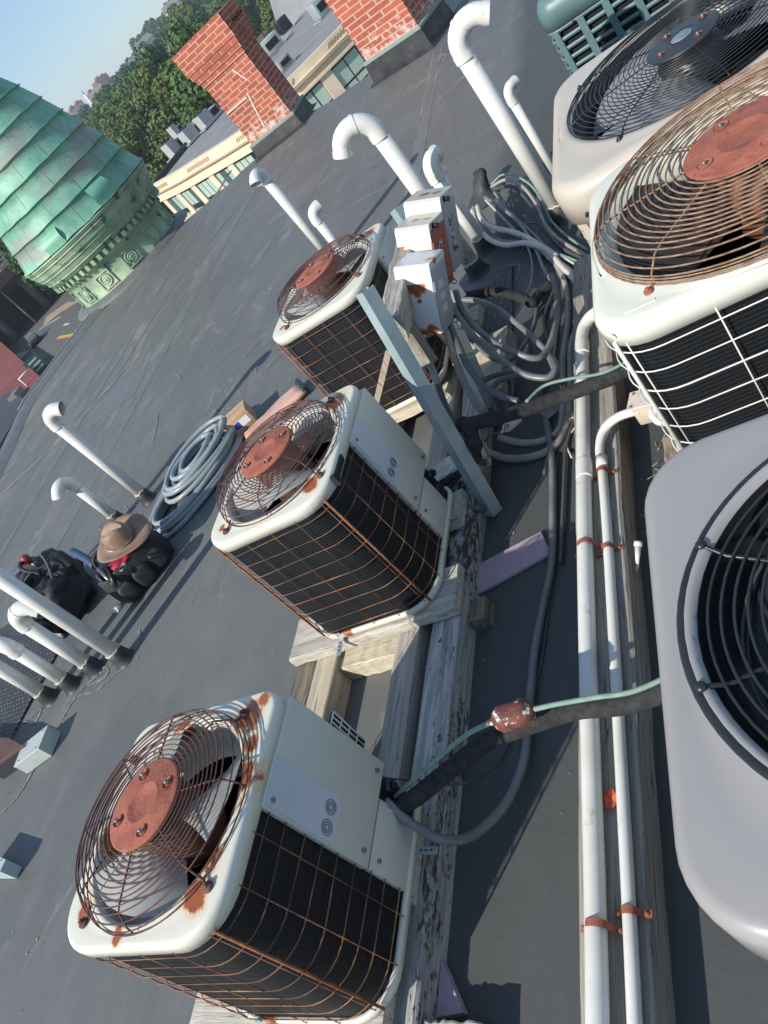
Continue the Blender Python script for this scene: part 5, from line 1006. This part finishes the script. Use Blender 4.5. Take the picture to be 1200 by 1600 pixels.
# car
cpos=(-71.904,67.591,-10); t=thing('parked_car','dark car on the street before the railway bridge','car',cpos,R(137)); t.scale=(.8,.8,.8)
mb=MB(); mb.bbox((0,0,.62),(4.3,1.8,.62),.2); bd=mb.build('body',M('dark_car_paint',(.03,.035,.045),rough=.25),t)
mb=MB(); mb.box((-.1,0,1.18),(2.4,1.55,.55),taper=.74); mb.build('cabin',M('car_glass',(.1,.13,.15),(.12,.15,.17),rough=.1),t)
mb=MB(); mb.box((-.1,0,1.463),(1.7,1.1,.03)); mb.build('car_roof',M('light_car_roof',(.35,.37,.4),rough=.25),t)
for x in (-1.35,1.35):
    for y in (-.85,.85): mb=MB(); mb.cyl((x,y-.1,.33),(x,y+.1,.33),.33,16); mb.build('wheel',M_black,t)
# railway bridge
ba,bb=Vector((-84.741,86.959,-10)).normalized(),0
t=thing('railway_bridge','dark steel railway bridge with concrete piers and a white railing over the street','bridge',(-84,80,-10),R(52))
mb=MB(); mb.box((0,0,6.2),(46,9,1.3)); mb.build('deck_girder',M('dark_brown_girder',(.07,.045,.04),(.045,.03,.03),scale=.6,rough=.7),t)
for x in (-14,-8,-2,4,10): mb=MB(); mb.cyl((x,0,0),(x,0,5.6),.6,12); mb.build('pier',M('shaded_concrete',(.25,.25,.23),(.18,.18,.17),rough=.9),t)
mb=MB(); mb.box((17,0,2.7),(1.4,10,5.5)); mb.box((-20,0,2.7),(4,10,5.5)); mb.build('abutment',M('pale_concrete',(.42,.4,.35),(.32,.3,.27),scale=.6,rough=.9),t)
mb=MB()
for k in range(32): mb.box((-22+1.45*k,-4.4,7.5),(.08,.08,1.4))
for z in (7.3,7.8,8.2): mb.box((0,-4.4,z),(46,.06,.08))
mb.build('railing',M('pale_railing',(.45,.48,.48),rough=.6),t)
mb=MB(); mb.box((-3,5.2,3),(34,.3,6)); mb.build('underpass_shade_sheet',M_dark,t)  # near-black sheet across the street stands in for the shade under the deck
# traffic light
q=(-80.422,78.201,-10); t=thing('traffic_light','yellow traffic signals hanging by the bridge','traffic light',(q[0],q[1],-10),R(45))
mb=MB(); mb.cyl((0,0,0),(0,0,5.6),.1,8); mb.cyl((0,0,5.5),(-2.4,0,5.7),.06,6); mb.build('mast',M('grey_mast',(.25,.26,.26),rough=.5),t)
for x in (-1.5,-2.3): mb=MB(); mb.box((x,-.1,5.2),(.42,.4,1.1)); s_=mb.build('signal_head',M('signal_yellow',(.6,.42,.1),(.5,.36,.1),rough=.5),t); mb=MB(); [mb.cyl((x,-.31,5.2+d),(x,-.34,5.2+d),.12,8) for d in (-.33,0,.33)]; mb.build('lens',M_dark,s_)
# red brick building, dark shed roof, sign board
t=thing('brick_building','low dark red flat roofed brick building beside the street at the left edge','building',(0,0,0))
W4=[Vector((-190.343,170.759,-8.4)),Vector((-51.35,45.708,-8.4)),Vector((-48.235,39.884,-8.4)),Vector((-65.988,45.484,-8.4))]
mb=MB(); mb.loft([[Vector((p.x,p.y,-10)) for p in W4],W4],True,False,False,sm=False); mb.build('brick_wall',M('far_red_brick',(.3,.08,.065),(.24,.06,.05),scale=.6,rough=.85),t)
mb=MB(); mb.add([p+Vector((0,0,.004)) for p in W4],[(0,1,2,3)]); mb.build('flat_roof',M('dark_red_roof',(.23,.06,.05),(.17,.045,.04),scale=.5,rough=.85,c3=(.12,.035,.03),s3=.8,t3=.6),t)
t=thing('shed_building','building with a dark sloping roof in the bottom left gap beyond the roof edge','building',(0,0,0)); mb=MB()
P=[Vector((-46.377,38.917,-7.5)),Vector((-53.931,44.642,-7.5)),Vector((-64.711,44.752,-7.5)),Vector((-44.309,29.397,-7.5))]
mb.loft([[Vector((p.x,p.y,-10)) for p in P],P],True,False,True,sm=False); mb.build('dark_roof',M('dark_slate_roof',(.04,.045,.055),(.06,.065,.075),scale=.5,rough=.7),t)
mb=MB(); mb.box(P[0]*.5+P[1]*.5+Vector((0,0,.1)),(1,1,.4)); mb.build('roof_vent',M_zinc,t)
q=(-57.52,52.014,-10); t=thing('street_sign_board','green street sign board with white lettering bands on a post','sign',(q[0],q[1],-10.6),R(45)); t.scale=(.8,.8,.8)
mb=MB(); mb.box((0,0,2.4),(1.9,.12,2.0)); mb.build('board',M('sign_green',(.03,.11,.1),rough=.5),t)
mb=MB()
for zz,w in ((2.95,1.2),(2.45,1.4),(1.95,1.1)): mb.box((0,-.07,zz),(w,.02,.2))
mb.build('lettering_band',M('sign_white',(.6,.62,.6),rough=.5),t); mb=MB(); mb.box((0,0,.7),(.15,.1,1.5)); mb.build('post',M_dark,t)
q=(-53.995,46.466,-9); mb=MB(); mb.tube([(q[0],q[1],-10),(q[0],q[1],-7.6),(q[0]+.8,q[1]+.6,-7.6)],.09,6); tag(mb.build('bent_pipe',M_pvc),'thin white bent pipe before the red brick wall','pipe')
q=(-61.155,66.098,-10); 
# ================================================================ beige building
M_bst=M('beige_stone',(.7,.55,.39),(.62,.48,.33),scale=.8,rough=.8)
M_bst2=M('pale_stone_trim',(.74,.61,.45),(.66,.53,.39),scale=1.5,rough=.8)
M_grn=M('green_window_blind',(.42,.54,.47),(.34,.46,.4),scale=.5,rough=.3); M_frm=M('dark_window_frame',(.02,.03,.028),rough=.4)
M_gr=M('grey_gravel_roof',(.2,.2,.21),(.26,.26,.265),scale=.6,rough=.9)
t=thing('domed_hall','round grey slate dome roof far behind the wing, between the chimneys','building',(-75*math.sin(R(16)),75*math.cos(R(16)),-10)); mb=MB(); mb.lathe([(8.3,0),(8.3,2)],n=40); mb.build('drum_wall',M('pale_drum',(.5,.48,.44),rough=.8),t)
mb=MB(); mb.lathe([(8.6,2),(8.5,4),(8.1,6.2),(7.1,8.6),(5.4,11),(3,13),(.5,14)],n=40,cap1=True); mb.build('slate_dome',M('grey_slate',(.2,.21,.215),(.25,.26,.265),scale=.5,rough=.8),t)
mb=MB(); mb.tube([(8.45*math.cos(2*PI*k/40),8.45*math.sin(2*PI*k/40),4.6) for k in range(40)],.12,6,closed=True); mb.build('white_gutter',M_wht,t)
T=thing('beige_building','long curved beige stone office block with green windows across the street','building',(0,0,0))
front=[Vector(p) for p in ((-32.19,46.88,0),(-28.44,44.17,0),(-25.98,42.66,0),(-23.02,40.81,0),(-20.8,39.56,0),(-19.8,39.1,0))]
fp=[Vector(p) for p in smooth(front,6)]
def wallstrip(z0,z1,off0=0,off1=None,name='stone_band',mat=M_bst,pts=None):
    pts=pts or fp; off1=off0 if off1 is None else off1; a=[];b=[]
    for i,p in enumerate(pts):
        d=(pts[min(i+1,len(pts)-1)]-pts[max(i-1,0)]).normalized(); n_=Vector((d.y,-d.x,0))
        a.append(p+n_*off0+Vector((0,0,z0))); b.append(p+n_*off1+Vector((0,0,z1)))
    return a,b
def band(name,prof,mat,pts=None,par=T):
    rows=[wallstrip(z,z,o,o,pts=pts)[0] for o,z in prof]; mb=MB(); mb.loft(rows,False,sm=False); 
    mb.add([r_[0] for r_ in rows],[tuple(range(len(rows)))]); return mb.build(name,mat,par)
def seg_at(pts):
    L=[0]
    for p,q in zip(pts,pts[1:]): L.append(L[-1]+(q-p).length)
    def f(s_):
        for i in range(len(L)-1):
            if L[i+1]>=s_: k=(s_-L[i])/(L[i+1]-L[i]); d=(pts[i+1]-pts[i]).normalized(); return pts[i].lerp(pts[i+1],k),d
        return pts[-1],(pts[-1]-pts[-2]).normalized()
    return f,L[-1]
f_,LL=seg_at(fp)
ztop=-3.4
band('cornice',[(0,ztop-1.12),(.1,ztop-1.08),(.1,ztop-.97),(.0,ztop-.93),(0,ztop-.62),(.18,ztop-.58),(.25,ztop-.48),(.06,ztop-.46),(.06,ztop),(-.35,ztop),(-.35,ztop-.3)],M_bst2)
# parapet lattice
mb=MB(); k=0; s_=.8
while s_<LL-1:
    p,d=f_(s_); n_=Vector((d.y,-d.x,0)); ang=math.atan2(d.y,d.x)
    if (int(s_/3.2)%2)==0: mb.box(p+n_*.065+Vector((0,0,ztop-.27)),(.09,.02,.3),Matrix.Rotation(ang,3,'Z')@Matrix.Rotation(R(45),3,'Y')); 
    s_+=.22
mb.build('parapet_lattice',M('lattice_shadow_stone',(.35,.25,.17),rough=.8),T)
zw1=ztop-1.15; zw0=zw1-1.5
band('sill_course',[(0,-10),(0,zw0-.5),(.1,zw0-.45),(.1,zw0-.3),(.0,zw0-.28),(.0,zw0-.1),(.06,zw0-.08),(.06,zw0),(-.25,zw0)],M_bst)
ww=1.95; pier=.6; s_=.7; i=0
while s_+ww<LL:
    p,d=f_(s_-pier/2+.02); ang=math.atan2(d.y,d.x); n_=Vector((d.y,-d.x,0)); rot=Matrix.Rotation(ang,3,'Z')
    mb=MB(); mb.box(p+Vector((0,0,(zw0+zw1)/2+.03))-n_*.11,(pier+.04,.22,zw1-zw0+.06),rot); mb.build('pier',M_bst2,T)
    p,d=f_(s_+ww/2); ang=math.atan2(d.y,d.x); n_=Vector((d.y,-d.x,0)); rot=Matrix.Rotation(ang,3,'Z'); q=p-n_*.15+Vector((0,0,(zw0+zw1)/2))
    mb=MB(); mb.box(q,(ww+.2,.06,zw1-zw0),rot); w_=mb.build('window',M_frm,T)
    for k,(xx,w1) in enumerate(((-.63,.5),(-.05,.52),(.58,.58))):
        mb=MB(); mb.box(q+n_*.035+rot@Vector((xx,0,.22)),(w1,.02,zw1-zw0-.62),rot); mb.box(q+n_*.035+rot@Vector((xx,0,-.68)),(w1,.02,.28),rot); mb.build('pane',M_grn if (i*3+k)%5 else M('dark_pane',(.08,.13,.12),rough=.15),w_)
    s_+=ww+pier; i+=1
rp=[p+Vector((0,0,ztop-.3)) for p in fp]; rp2=[Vector((-22,60,ztop-.3)),Vector((-30.5,60,ztop-.3))]
mb=MB(); mb.add([*rp,*rp2],[tuple(range(len(rp)+2))]); mb.build('flat_roof',M_gr,T)
mb=MB(); mb.loft([[Vector((-32.2,46.9,-10)),Vector((-30.5,60,-10)),Vector((-22,60,-10)),Vector((-19.8,39.1,-10))],[Vector((-32.2,46.9,ztop-.3)),Vector((-30.5,60,ztop-.3)),Vector((-22,60,ztop-.3)),Vector((-19.8,39.1,ztop-.3))]],False,sm=False); mb.build('rear_wall',M_bst,T)
mb=MB(); mb.box((-31.3,53.5,ztop-.15),(.2,13.3,.4),Matrix.Rotation(R(-7.4),3,'Z')); mb.build('roof_kerb',M_frm,T)
def hvac(label,p,sz,rz):
    t=thing('rooftop_unit',label,'air handler',(p[0],p[1],ztop-.3),R(rz),'units on the beige building roof'); mb=MB(); mb.box((0,0,.12),(sz[0]+.5,sz[1]+.3,.1)); mb.build('frame',M_steel,t)
    mb=MB(); mb.box((-sz[0]*.22,0,.17+sz[2]/2),(sz[0]*.5,sz[1],sz[2])); mb.box((sz[0]*.27,0,.17+sz[2]*.35),(sz[0]*.45,sz[1]*.9,sz[2]*.7)); mb.build('housing',M('grey_unit_metal',(.4,.4,.4),(.33,.34,.34),scale=2,rough=.5),t)
    mb=MB(); mb.cyl((-sz[0]*.22,0,.17+sz[2]),(-sz[0]*.22,0,.25+sz[2]),sz[1]*.36,14); mb.box((sz[0]*.27,-sz[1]*.46,.17+sz[2]*.35),(sz[0]*.36,.04,sz[2]*.5)); mb.build('dark_grille',M_dark,t)
g1=(-32.553,53.16,-3.7); g2=(-30.802,53.193,-3.7); g3=(-29.466,53.743,-3.7); g4=(-35.707,59.96,-3.7)
hvac('grey rooftop unit nearest the turret on the beige building',g1,(1.5,1.0,.9),60); hvac('grey rooftop unit in the middle of the three',g2,(1.8,1.0,.8),60); hvac('grey rooftop unit next to the brick chimney',g3,(1.8,1.0,.8),60); hvac('small grey rooftop unit behind the others',g4,(.9,.8,1.0),60)
# second wing behind the chimneys
T2=thing('beige_building','beige stone wing with wide green windows seen between the two chimneys','building',(0,0,0))
front2=[Vector(p) for p in ((-21.3,40.9,0),(-18.53,43.07,0),(-17.0,43.93,0),(-15.6,45.1,0),(-12.5,47.5,0))]
front2=[Vector((-20.6,39.3,0))+Vector((0,0,0)),Vector((-18.4,41.6,0)),Vector((-15.2,44.0,0)),Vector((-11,46.6,0))]
def wing():
    global T,fp
    # the wing faces the camera, a little higher and closer than the curved block
    pts=[Vector(((-17.194,39.302,-3))),Vector(((-15.655,40.413,-3))),Vector(((-14.408,41.534,-3))),Vector(((-12.033,43.69,-3)))]
    for p in pts: p.z=0
    fine=[Vector(p) for p in smooth(pts,6)]; zt=-3.0
    band('cornice',[(0,zt-1.02),(.12,zt-.98),(.12,zt-.86),(0,zt-.82),(0,zt-.6),(.2,zt-.56),(.24,zt-.42),(.05,zt-.4),(.05,zt),(-.3,zt),(-.3,zt-.3)],M_bst2,fine,T2)
    z1=zt-1.05; z0=z1-1.4
    band('sill_course',[(0,-10),(0,z0-.35),(.1,z0-.3),(.1,z0-.15),(.0,z0-.12),(.05,z0),(-.25,z0)],M_bst,fine,T2)
    f2,L2=seg_at(fine); s_=.1
    for wid,gap in ((1.3,.7),(2.55,.7),(2.55,.7),(2.55,.7)):
        if s_+wid>L2: break
        p,d=f2(s_-gap/2); ang=math.atan2(d.y,d.x); n_=Vector((d.y,-d.x,0)); rot=Matrix.Rotation(ang,3,'Z')
        mb=MB(); mb.box(p+Vector((0,0,(z0+z1)/2+.04))-n_*.12,(gap,.22,z1-z0+.08),rot); mb.build('pier',M_bst2,T2)
        p,d=f2(s_+wid/2); ang=math.atan2(d.y,d.x); n_=Vector((d.y,-d.x,0)); rot=Matrix.Rotation(ang,3,'Z'); q=p-n_*.15+Vector((0,0,(z0+z1)/2))
        mb=MB(); mb.box(q,(wid+.1,.06,z1-z0),rot); w_=mb.build('window',M_frm,T2); n=3 if wid>2 else 2
        for k in range(n):
            w1=wid/n-.08; mb=MB(); mb.box(q+n_*.035+rot@Vector((-wid/2+wid/n*(k+.5),0,.18)),(w1,.02,z1-z0-.5),rot); mb.box(q+n_*.035+rot@Vector((-wid/2+wid/n*(k+.5),0,-.5)),(w1,.02,.26),rot); mb.build('pane',M_grn,w_)
        s_+=wid+gap
    mb=MB(); P=[p+Vector((0,0,zt-.3)) for p in fine]+[Vector(((-29.753,98.424,-3.3))),Vector(((-24.959,70.105,-3.3))),Vector(((-23.52,56.857,-3.3))),Vector(((-23.384,53.86,-3.3)))]; mb.add(P,[tuple(range(len(P)))]); mb.build('flat_roof',M_gr,T2)
    mb=MB(); Q=[P[-1],P[-2],P[-3]]; mb.loft([[Vector((p.x,p.y,-10)) for p in Q],Q],False,sm=False); mb.build('rear_wall',M_bst,T2)
    mb=MB(); s_=.3
    while s_<L2-.3:
        p,d=f2(s_); n_=Vector((d.y,-d.x,0)); ang=math.atan2(d.y,d.x)
        if int(s_/2.6)%2==1 or s_<.5: mb.box(p+n_*.055+Vector((0,0,zt-.24)),(.09,.02,.28),Matrix.Rotation(ang,3,'Z')@Matrix.Rotation(R(45),3,'Y'))
        s_+=.2
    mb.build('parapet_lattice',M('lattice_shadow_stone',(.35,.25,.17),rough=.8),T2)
wing()
def hv2(label,px,z,sz,rz,mat,cat='air handler'):
    t=thing('rooftop_unit',label,cat,px,R(rz)); mb=MB(); mb.bbox((0,0,sz[2]/2+.1),sz,.05); mb.build('housing',mat,t); mb=MB(); mb.box((0,0,.05),(sz[0]*1.25,sz[1]*1.1,.08)); mb.build('frame',M_steel,t); mb=MB(); mb.box((0,-sz[1]/2-.01,sz[2]/2+.1),(sz[0]*.7,.02,sz[2]*.5)); mb.build('dark_grille',M_dark,t)
hv2('pale green metal rooftop box beside the first chimney',(-24.004,56.519,-3.3),0,(1.5,.9,.9),50,M_sheet); hv2('dark ducted fan on the wing roof between the chimneys',(-24.39,61.395,-3.3),0,(.9,.9,.9),40,M_black); hv2('grey steel unit on the wing roof beside the second chimney',(-18.517,52.762,-3.3),0,(1.1,.9,.9),50,M_steel)
hv2('low grey curb box behind the cornice of the wing',(-19.324,45.388,-3.3),0,(.9,.8,.5),50,M('grey_curb',(.3,.3,.3),(.25,.25,.25),rough=.7),'roof box')
flat('far_paving',[(-62.436,151.153,-10),(-91.559,232.02,-10),(-127.348,340.277,-10),(-44.382,154.576,-10),(-30.871,94.718,-10)],-9.5,M('pale_grey_paving',(.26,.27,.27),(.3,.3,.3),scale=.2,rough=.9))
# ================================================================ trees
def leafmat(name,a,b,c):
    m,t,n,l,bb=nt(name); v=coord(t,(1,1,1)); f=noisef(t,.55,4,.6,v); f2=noisef(t,4,3,.6,v)
    col=ramp(t,f,[(.35,a),(.65,b)]); col=mixc(t,ramp(t,f2,[(.45,(0,0,0)),(.7,(.7,.7,.7))]),col,c); l.new(col,bb.inputs['Base Color']); bb.inputs['Roughness'].default_value=.65; bb.inputs['Specular IOR Level'].default_value=.25; return m
LM=[leafmat('foliage_green',(.035,.08,.022),(.075,.14,.035),(.12,.19,.055)),leafmat('foliage_olive',(.055,.085,.022),(.11,.15,.04),(.16,.2,.07)),leafmat('foliage_deep',(.022,.06,.02),(.05,.105,.033),(.085,.15,.045))]
M_bark=M('bark',(.07,.055,.04),(.11,.09,.07),scale=4,rough=.95)
def crown_mesh(seed,n=2600,h=9.,rad=4.2,leaf=.27,nb=26,low=False):
    rnd=random.Random(seed); blobs=[]
    for k in range(nb):
        a=rnd.uniform(0,2*PI); u=rnd.random(); z=h*(.28+.66*u); w=rad*math.sin(PI*min(.97,max(.12,.15+.8*u)))**.6*.72; r_=w*math.sqrt(rnd.random()); blobs.append((r_*math.cos(a),r_*math.sin(a),z,rnd.uniform(.16,.3)*rad*1.15))
    mb=MB()
    for i in range(n):
        bx,by,bz,br=blobs[rnd.randrange(nb)]; d=Vector((rnd.gauss(0,1),rnd.gauss(0,1),rnd.gauss(0,1)*.8+.15)).normalized(); p=Vector((bx,by,bz))+d*br*rnd.uniform(.72,1.08)
        nrm=(d+Vector((rnd.gauss(0,.45),rnd.gauss(0,.45),rnd.gauss(0,.45)))).normalized(); u=nrm.orthogonal().normalized(); w=nrm.cross(u); a=rnd.uniform(0,PI); s_=leaf*rnd.uniform(.6,1.3)
        e=(u*math.cos(a)+w*math.sin(a))*s_; f=(w*math.cos(a)-u*math.sin(a))*s_*.7; mb.add([p-e,p-f*.8,p+e,p+f*.8],[(0,1,2,3)])
    return mb
protos=[]
for i in range(5):
    mb=crown_mesh(20+i,6400+200*i,9+i%3,4.2+.3*(i%2)); cr=mb.build('crown',LM[i%3]); tb=MB(); hh=6
    tb.tube(smooth([(0,0,-.3),(.1,.05,hh*.4),(.0,.15,hh*.75),(.1,.0,hh)],4),.3,8,rf=lambda q:.32-.018*q)
    for k in range(5): a=k*1.3; tb.tube([(0,0,hh*(.4+.1*k)),(1.3*math.cos(a),1.3*math.sin(a),hh*(.6+.1*k)),(2.3*math.cos(a),2.3*math.sin(a),hh*(.75+.1*k))],.1,5,rf=lambda q:.12-.035*q)
    tr=tb.build('trunk',M_bark); protos.append((cr,tr))
def tree(x,y,z,s_,i,label,first={}):
    o=thing('broadleaf_tree',label,'tree',(x,y,z),random.uniform(0,6.28),'trees on the slope beyond the beige building'); o.scale=(s_,s_,s_*random.uniform(.9,1.12)); cr,tr=protos[i]
    for p in (cr,tr):
        if i not in first or first[i]>0: pass
        c=p.copy(); C.objects.link(c); c.parent=o
    return o
random.seed(21); cnt=0
spots=[]
for az in [x*.1 for x in range(190,500)]:
    for r_ in range(84,300,3): spots.append((az,r_))
random.shuffle(spots); chosen=[]
for az,r_ in spots:
    if az>43.5 and r_<150: continue
    if az<27 and r_<100: continue
    x,y=-r_*math.sin(R(az)),r_*math.cos(R(az)); sp=6.2+(r_-84)*.045
    if all((x-a)**2+(y-b)**2>sp*sp for a,b,_ in chosen): chosen.append((x,y,r_))
chosen.sort(key=lambda c:c[2]); chosen=chosen[:290]
shades=['rounded','tall','broad','leaning','ragged']; 
for k,(x,y,r_) in enumerate(chosen): tree(x,y,hz(x,y)-.3,random.uniform(.8,1.2)*(1.0 if r_<200 else 1.15),k%5,'leafy green tree in the wooded slope beyond the beige building')
for cr,tr in protos:
    for p in (cr,tr): bpy.data.objects.remove(p)
# far wood
random.seed(33); base=crown_mesh(99,420,9,4.6,.9,14); mb=MB()
for k in range(900):
    az=random.uniform(10,60); r_=random.uniform(280,640 if az<29.5 else 440); x,y=-r_*math.sin(R(az)),r_*math.cos(R(az)); z=hz(x,y)-1.5; s_=random.uniform(.8,1.25)*(1+.25*(r_>450)); ca,sa=math.cos(k),math.sin(k)
    o_=len(mb.v); mb.v+=[(x+(a*ca-b*sa)*s_,y+(a*sa+b*ca)*s_,z+c*s_) for a,b,c in base.v]; mb.f+=[tuple(i+o_ for i in f) for f in base.f]; mb.sm+=base.sm; mb.mi+=base.mi
fw=mb.build('far_wood',LM[2]); fw['kind']='stuff'; fw['label']='dense green wood covering the far hillside'
# bushes by the bridge
for k,(p,s_) in enumerate((((-73.42,80.258,-10),.42),((-78.926,84.314,-10),.45),((-81.718,85.642,-10),.4),((-200.596,210.36,-10),.9),((-188.293,191.26,-10),1.0),((-118.236,121.742,-10),.85),((-146.614,151.213,-10),.9),((-92.548,97.019,-10),.55))):
    mb=crown_mesh(300+k,1500,8,4.4,.38,18); o=thing('bush',['round green bush on the dirt verge, nearest the turret','second green bush on the dirt verge','small bush at the top of the verge beside the road','tall leafy tree under the left tip of the turret eave','dark tree at the left edge above the bridge','dense tree above the bridge railing','bushy tree between the bridge and the turret','low bush by the bridge abutment'][k],'bush' if k not in (3,4,5,6) else 'tree',(p[0],p[1],hz(p[0],p[1])-1.5*s_)); o.scale=(s_,)*3
    mb.build('crown',LM[k%3],o); tb=MB(); tb.cyl((0,0,0),(0,0,5),.25,7,.12); tb.build('trunk',M_bark,o)
q=(-59.491,50.663,-9); mb=crown_mesh(401,700,8,3.6,.36,12); o=thing('bush','olive shrub growing before the red brick building','bush',(q[0],q[1],-10.3)); o.scale=(.28,)*3; mb.build('crown',LM[1],o); tb=MB(); tb.cyl((0,0,0),(0,0,5),.25,7,.12); tb.build('trunk',M_bark,o)
# houses and red blocks on the skyline
def house(label,p,w,d_,h,rz,wall,roofc):
    t=thing('house',label,'house',p,R(rz)); mb=MB(); mb.box((0,0,h/2),(w,d_,h)); mb.build('wall',wall,t)
    mb=MB(); mb.add([(-w/2-.4,-d_/2-.4,h),(w/2+.4,-d_/2-.4,h),(w/2+.4,d_/2+.4,h),(-w/2-.4,d_/2+.4,h),(-w/2-.4,0,h+w*.3),(w/2+.4,0,h+w*.3)],[(0,1,5,4),(2,3,4,5),(0,4,3),(1,2,5),(3,2,1,0)]); mb.build('roof',roofc,t)
    mb=MB()
    for x in (-w*.28,0,w*.28): mb.box((x,-d_/2-.03,h*.6),(w*.13,.05,h*.3))
    mb.build('window',M_frm,t)
M_hw=M('white_siding',(.72,.72,.68),rough=.7); M_hr=M('grey_shingle',(.22,.22,.22),(.17,.17,.17),rough=.9)
for k,((x,y),r_,lab) in enumerate((((272,15),430,'white house high on the wooded hill near the top of the picture'),((232,72),400,'white gabled house half way along the hill crest'),((214,95),420,'small white house just below the hill crest'),((262,108),190,'grey and white house among the trees left of the chimney'),((250,122),185,'white house beside it among the trees'),((125,182),520,'white house below the red apartment blocks'),((152,150),500,'pale house right of the red apartment blocks'))):
    v=(-90.86,161.15,-2.2) if 0 else None
H_=[(-189.7,385.89,7.52),(-192.64,350.56,5.01),(-209.06,364.27,4.22),(-91.13,166.72,-1.99),(-90.58,161.31,-1.89),(-294.17,428.79,4.87),(-271.17,420.08,5.68)]
HL=['white house high on the wooded hill near the top of the picture','white gabled house half way along the hill crest','small white house just below the hill crest','grey and white house among the trees left of the chimney','white house beside the grey one among the trees','white house below the red apartment blocks','pale house right of the red apartment blocks']
for k,(p,lab) in enumerate(zip(H_,HL)):
    s_=(8,7.5,5,5,5,10,8)[k]; house(lab,(p[0],p[1],p[2]-s_*.55),s_,s_*.8,s_*.7,35+20*(k%3),M_hw,M_hr)
def block(label,p,w,h,rz):
    t=thing('apartment_block',label,'apartment block',(p[0],p[1],p[2]-h),R(rz)); mb=MB(); mb.box((0,0,h/2),(w,w*.7,h)); mb.box((w*.25,0,h+.6),(w*.3,w*.3,1.2)); mb.build('wall',M('far_apartment_brick',(.36,.14,.1),(.3,.11,.08),scale=.3,rough=.85),t)
    mb=MB()
    for i in range(3):
        for j in range(3): mb.box((-w*.3+w*.3*i,-w*.35-.05,h*(.45+.2*j)),(w*.12,.1,h*.09)); 
    mb.build('window',M_frm,t)
for (p,w,h,lab) in (((-398.45,575.53,13.98),9,14,'red brick apartment block lowest on the skyline beside the dome'),((-393.77,578.74,13.66),9,14,'second red brick apartment block on the skyline from the dome'),((-383.5,585.6,12.73),9,13,'third red brick apartment block on the skyline with trees between'),((-374.99,591.09,15.19),10,14,'red brick apartment block nearest the hill trees'),((-376.61,601.88,14.5),9,13,'red brick block peeping behind the one nearest the hill trees')): block(lab,p,w,h,-35)
mb=MB(); p=(-380.94,575.31,17.03); mb.cyl((p[0],p[1],p[2]-16),(p[0],p[1],p[2]-3),1.6,8,.9); mb.cyl((p[0],p[1],p[2]-3),(p[0],p[1],p[2]+2.5),.9,8,.05); tag(mb.build('church_spire',M_hw),'thin white church spire on the skyline between the red blocks','spire')

# ================================================================ air
mb=MB(); mb.box((-420,380,2.5),(1160,1160,27)); hzb=mb.build('haze',M_wht); hzb['kind']='stuff'; hzb['label']='thin bluish summer haze'
hm=bpy.data.materials.new('haze_air'); hm.use_nodes=True; hn=hm.node_tree; hn.nodes.clear(); ho=hn.nodes.new('ShaderNodeOutputMaterial'); hv=hn.nodes.new('ShaderNodeVolumePrincipled')
hv.inputs['Color'].default_value=(.75,.9,1,1); hv.inputs['Density'].default_value=.0004; hv.inputs['Anisotropy'].default_value=0; hn.links.new(hv.outputs[0],ho.inputs['Volume']); hzb.data.materials.clear(); hzb.data.materials.append(hm)
